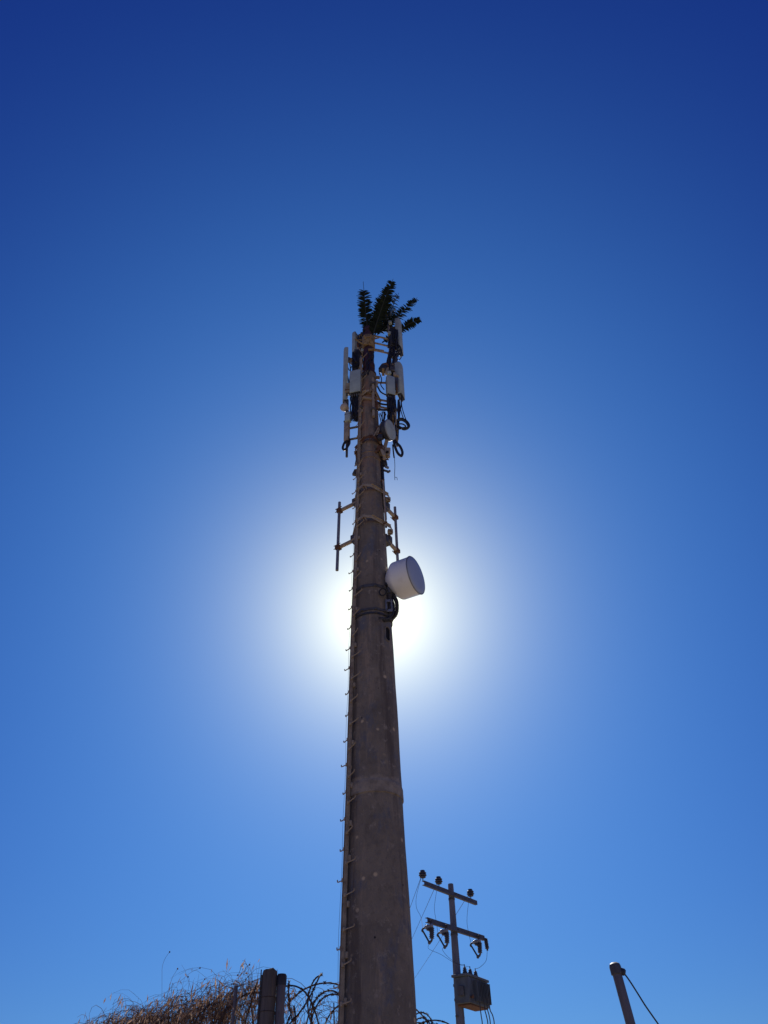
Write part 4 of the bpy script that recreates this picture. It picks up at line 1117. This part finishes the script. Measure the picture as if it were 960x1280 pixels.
# ------------------------------------------------------------------ service mast on the other side
MY = 12.0
a_, b_ = P(769.5, 1211, MY), P(788.8, 1282, MY)
dn = (a_ - b_).normalized()
base = b_ + dn * (-(b_.z + 0.2) / dn.z)
sm = thing('service_mast', 'leaning dark pipe mast with a capped top and one cable', 'mast', base + dn * 0.2)
rp_ = 0.5 * 11.6 * mpp(a_)
MB().tube([base, lerp(base, a_, 0.5), a_], rp_, 20).build('pipe', M['pipepaint'], sm)
MB().lathe([(rp_ * 1.12, -0.05), (rp_ * 1.24, -0.045), (rp_ * 1.24, 0.045), (rp_ * 1.1, 0.075), (rp_ * 0.6, 0.095), (0.004, 0.1)], a_ - dn * 0.02, dn, 24).build('cap', M['galvdark'], sm)
hd = MB()
hq = a_ + Vector((rp_ * 1.1, -0.01, -0.035))
hd.lathe([(0.03, -0.03), (0.045, -0.02), (0.045, 0.035), (0.028, 0.055)], hq, Vector((0.9, -0.2, -0.35)), 14).build('cable_clamp', M['radiodark'], sm)
cpts = [hq + Vector((0.03, 0, -0.02)), P(787, 1226, MY), P(796, 1240, MY + 0.05), P(806, 1256, MY + 0.1), P(815, 1269, MY + 0.15), P(824, 1282, MY + 0.2), P(838, 1304, MY + 0.3), P(880, 1380, MY + 0.5)]
lastp = cpts[-1].copy(); lastp.z = 0.0; lastp.x += 0.3
ob = MB().tube(spline(cpts + [lastp], 8), 0.0105, 7).build('service_wire', M['rubber'])
tag(ob, 'single cable swinging down from the top of the leaning pipe mast', 'cable')

# ------------------------------------------------------------------ compound fence: posts, razor wire, dead creeper
FY = 12.2
zp = P(337, 1213, FY).z
def post(name, label, x, y, w, mtl, cap=False, split=False):
    t_ = P(x, y, FY - (0.35 if w > 6 else 0))
    r = 0.5 * w * mpp(t_)
    bq = Vector((t_.x, t_.y, 0))
    th = thing(name, label, 'fence post', bq, 'fence posts')
    vs, fs = [], []
    n = 18
    lv = [-0.2] + [t_.z * i / 12 for i in range(1, 12)] + [t_.z - 0.03, t_.z]
    rr_ = random.Random(int(x))
    off = [rr_.uniform(-0.03, 0.03) for _ in range(n)]
    for i, z in enumerate(lv):
        for k in range(n):
            a = 2 * math.pi * k / n
            q = r * (1 + off[k] + 0.015 * math.sin(z * 3 + k)) * (0.95 if i == len(lv) - 1 else 1)
            dz = rr_.uniform(-0.018, 0.018) if split and i == len(lv) - 1 else 0
            vs.append(Vector((t_.x + q * math.cos(a), t_.y + q * math.sin(a), z + dz)))
    for i in range(len(lv) - 1):
        for k in range(n): fs.append([i * n + k, i * n + (k + 1) % n, (i + 1) * n + (k + 1) % n, (i + 1) * n + k])
    fs.append([(len(lv) - 1) * n + k for k in range(n)])
    MB().add(vs, fs).build('post', mtl, th, ang=30)
    return th, t_, r
pa, pat, par = post('fence_post', 'thick weathered round timber fence post with a frayed top', 338.0, 1213.0, 18.5, M['timber'], split=True)
pb, pbt, pbr = post('fence_post', 'thinner capped fence post standing against the thick timber post', 352.4, 1219, 11.2, M['pipepaint'])
MB().lathe([(pbr * 1.1, -0.12), (pbr * 1.12, -0.01), (pbr * 0.9, 0.012), (0.003, 0.018)], pbt, n=18).build('cap', M['radiodark'], pb)
for i in range(3):
    z = pat.z - 0.32 - 0.16 * i
    MB().lathe([(par * 1.03, -0.004), (par * 1.06, 0), (par * 1.03, 0.004)], Vector((pat.x, pat.y, z)), n=18).build('wire_tie', M['razor'], pa)
# added strips standing in for the sunlit vine fuzz along the post edge
s1 = P(329.5, 1212, FY - 0.37)
sl_ = MB()
for i in range(5):
    x0 = -0.03 + i * 0.015
    sl_.box(Vector((s1.x + x0, s1.y + 0.01 * (i % 2), s1.z - 0.95 - 0.02 * ((i * 7) % 4))), 0.012, 0.03, 1.9, None, 0.002)
sl_.build('sunlit_edge_strips', M['timber'], pa, label='frayed strips added for the sunlit vine fuzz along the post edge')
pc_, pct, pcr = post('fence_post', 'thin dark stake buried in the dead creeper', 295.5, 1232, 4.2, M['pipepaint'])

def line_of(zz, pix): return [PZ(x, y, zz) for x, y in pix]
left_line = [PZ(336, 1216, zp)] + line_of(zp, [(300, 1225), (262, 1234), (232, 1242), (195, 1253), (160, 1264), (125, 1277), (85, 1292)])
right_line = [PZ(350, 1216, zp)] + line_of(zp, [(398, 1222), (440, 1236), (490, 1254), (535, 1271), (575, 1290)])
print('fence left', [tuple(round(v, 1) for v in p) for p in left_line], 'right', [tuple(round(v, 1) for v in p) for p in right_line])

def path_at(line, s):
    acc = 0
    for a, b in zip(line, line[1:]):
        L = (b - a).length
        if s <= acc + L: return lerp(a, b, (s - acc) / L), (b - a).normalized()
        acc += L
    return line[-1].copy(), (line[-1] - line[-2]).normalized()
def path_len(line): return sum((b - a).length for a, b in zip(line, line[1:]))
def razor_coil(label, line, r, pitch, z_off, rnd, ph=0.8, hand=1):
    L = path_len(line)
    turns = L / pitch
    n = int(turns * 40)
    pts = []
    for i in range(n + 1):
        s = L * i / n
        p, t = path_at(line, s)
        sd = t.cross(UPV).normalized()
        a = (2 * math.pi * turns * i / n + ph) * hand
        w = 1 + 0.06 * math.sin(i * 0.13) + 0.04 * math.sin(i * 0.41)
        pts.append(p + (sd * math.cos(a) + UPV * math.sin(a)) * r * w + t * 0.16 * math.sin(a * 0.5) + UPV * (z_off - r))
    th = thing('razor_wire', label, 'razor wire', (line[0].x, line[0].y, 0), 'razor wire coils on the fence')
    MB().tube(pts, 0.0115, 5).build('core_wire', M['razor'], th)
    vs, fs = [], []
    step = 0.055
    acc = 0
    for a, b in zip(pts, pts[1:]):
        acc += (b - a).length
        if acc < step: continue
        acc = 0
        t = (b - a).normalized()
        u = (t.orthogonal().normalized()); u = Matrix.Rotation(rnd.uniform(0, 6.28), 3, t) @ u
        v = t.cross(u)
        for sg in (-1, 1):
            o = len(vs)
            vs += [b - t * 0.008 + u * 0.004 * sg, b + t * 0.008 + u * 0.004 * sg, b + t * 0.030 + u * 0.026 * sg, b - t * 0.030 + u * 0.026 * sg, b + v * 0.006 + u * 0.018 * sg]
            fs += [[o, o + 1, o + 4], [o + 1, o + 2, o + 4], [o, o + 4, o + 3]]
    MB().add(vs, fs).build('barbs', M['razor'], th, smooth=False, kind='stuff')
    return pts
rnd = random.Random(5)
coilR = razor_coil('razor wire coil arching from the posts past the foot of the mast', right_line, 0.46, 1.7, 0.03, rnd, ph=-0.57)
razor_coil('second razor wire coil crossing the first behind the foot of the mast', right_line, 0.44, 1.2, -0.02, rnd, ph=0.0, hand=-1)
razor_coil('third looser razor wire coil inside the two by the mast foot', right_line, 0.36, 0.95, -0.10, rnd, ph=1.3, hand=1)
razor_coil('fourth razor wire coil, lowest and tightest beside the mast foot', right_line, 0.30, 0.7, -0.16, rnd, ph=2.6, hand=-1)
coilL = razor_coil('razor wire coil smothered in dead creeper along the fence', left_line, 0.40, 0.9, -0.24, rnd)

def creeper(label, line, s0, s1, n_hang, n_leaf, top, depth, thick, rnd, n_wisp=0, main=10, cat='dead creeper'):
    p0, _ = path_at(line, (s0 + s1) / 2)
    th = thing('dead_creeper', label, cat, (p0.x, p0.y, 0))
    def topz(s): return top + 0.07 * math.sin(s * 4.1) + 0.05 * math.sin(s * 9.7 + 1) + 0.03 * math.sin(s * 21)
    b = MB()
    for i in range(main):                                  # woody stems from the ground
        s = lerp(s0, s1, (i + rnd.random()) / main)
        p, t = path_at(line, s); sd = t.cross(UPV).normalized()
        q = p + sd * rnd.uniform(-0.1, 0.1)
        zt_ = p.z + topz(s) - rnd.uniform(0.0, 0.3)
        pts = [Vector((q.x, q.y, -0.1))]
        for k in range(1, 7):
            f = k / 6
            pts.append(Vector((q.x, q.y, zt_ * f)) + t * rnd.uniform(-0.10, 0.10) + sd * rnd.uniform(-0.06, 0.06))
        b.tube(spline(pts, 3), [lerp(0.022, 0.009, k / 18) for k in range(19)], 5)
    b.build('woody_stems', M['wood'], th, kind='stuff')
    vs, fs = [], []
    b = MB()
    tips = []
    for i in range(n_hang):                                # hanging and arching strands
        s = rnd.uniform(s0, s1)
        p, t = path_at(line, s); sd = t.cross(UPV).normalized()
        q = p + sd * rnd.gauss(0, thick) + UPV * (topz(s) - abs(rnd.gauss(0, 0.22)))
        d = (t * rnd.uniform(-0.7, 0.7) + sd * rnd.uniform(-0.5, 0.5) + UPV * rnd.uniform(-0.2, 0.55)).normalized()
        pts = [q.copy()]
        L = rnd.uniform(0.35, 1.0)
        for k in range(6):
            d = (d + UPV * -0.36 + Vector((rnd.gauss(0, .22), rnd.gauss(0, .22), rnd.gauss(0, .1)))).normalized()
            q = q + d * L / 6
            pts.append(q.copy())
        r = rnd.choice((0.0022, 0.003, 0.0045))
        b.tube(pts, [r * (1 - 0.09 * k) for k in range(7)], 3, cap=False)
        tips += pts[1:]
    for i in range(n_wisp):                                # fine shoots reaching above
        s = rnd.uniform(s0, s1)
        p, t = path_at(line, s)
        q = p + UPV * (topz(s) - 0.08)
        d = (t * rnd.uniform(-0.7, 0.7) + UPV).normalized()
        pts = [q.copy()]
        L = rnd.uniform(0.15, 0.42)
        for k in range(5):
            d = (d + Vector((rnd.gauss(0, .2), rnd.gauss(0, .2), -0.06))).normalized()
            q = q + d * L / 5; pts.append(q.copy())
        b.tube(pts, [0.0028 - 0.0003 * k for k in range(6)], 3, cap=False)
        if rnd.random() < 0.5: tips += [pts[-1]] * 2
    b.build('strands', M['twig'], th, smooth=False, kind='stuff')
    for i in range(n_leaf):
        c = rnd.choice(tips) + Vector((rnd.gauss(0, .025), rnd.gauss(0, .025), rnd.gauss(0, .03)))
        u = Vector((rnd.gauss(-0.12, .25), rnd.gauss(0, .25), -abs(rnd.gauss(0.9, .3)))).normalized()
        w = u.cross(Vector((rnd.gauss(0, 1), rnd.gauss(0, 1), rnd.gauss(0, .3)))).normalized()
        nn = u.cross(w)
        L = rnd.uniform(0.05, 0.20); W = rnd.uniform(0.005, 0.014)
        o = len(vs)
        vs += [c, c + u * L * 0.5 + w * W + nn * W * 0.5, c + u * L + nn * W * 0.3, c + u * L * 0.5 - w * W + nn * W * 0.5]
        fs += [[o, o + 1, o + 2], [o, o + 2, o + 3]]
    MB().add(vs, fs).build('dead_leaves', M['dryleaf'], th, smooth=False, kind='stuff')
    return th
LL = path_len(left_line)
creeper('thick curtain of dead brown creeper spilling over the fence', left_line, 0.12, LL * 0.78, 1500, 4800, -0.10, 1.0, 0.16, random.Random(21), n_wisp=60, main=34)
creeper('sparse dead creeper twigs tangled in the razor wire beside the mast', right_line, 0.05, 1.9, 120, 80, -0.20, 1.0, 0.24, random.Random(22), n_wisp=4, main=4)
# a few long thin shoots standing clear against the sky
th = thing('creeper_shoots', 'few long hair-thin shoots rising above the dead creeper', 'dead creeper', (PZ(215, 1250, zp).x, PZ(215, 1250, zp).y, 0))
rnd = random.Random(9)
for (pp) in ([(206, 1238), (202.5, 1222), (203, 1208), (207, 1197), (212, 1190)], [(208, 1236), (214, 1226), (219, 1216), (222, 1211)], [(205, 1243), (214, 1233), (226, 1226), (238, 1216), (250, 1210)], [(236, 1232), (236.5, 1226), (235, 1221)], [(238, 1240), (246, 1230), (252, 1229), (256, 1224)], [(300, 1221), (306, 1212), (312, 1206)], [(143, 1262), (142, 1254), (146, 1248)], [(272, 1228), (283, 1222), (297, 1219)]):
    q0 = PZ(pp[0][0], pp[0][1] + 6, zp)
    pts = [P(x, y, q0.y) for x, y in pp]
    pts[0] = pts[0] - UPV * 0.25
    MB().tube(spline(pts, 4), 0.0022, 4).build('shoot', M['twig'], th)
    if len(pp) > 3 or pp[-1][0] > 200:
        c = pts[-1]
        MB().box(c, 0.02, 0.008, 0.024, None, 0.003).build('dry_leaf', M['dryleaf'], th)
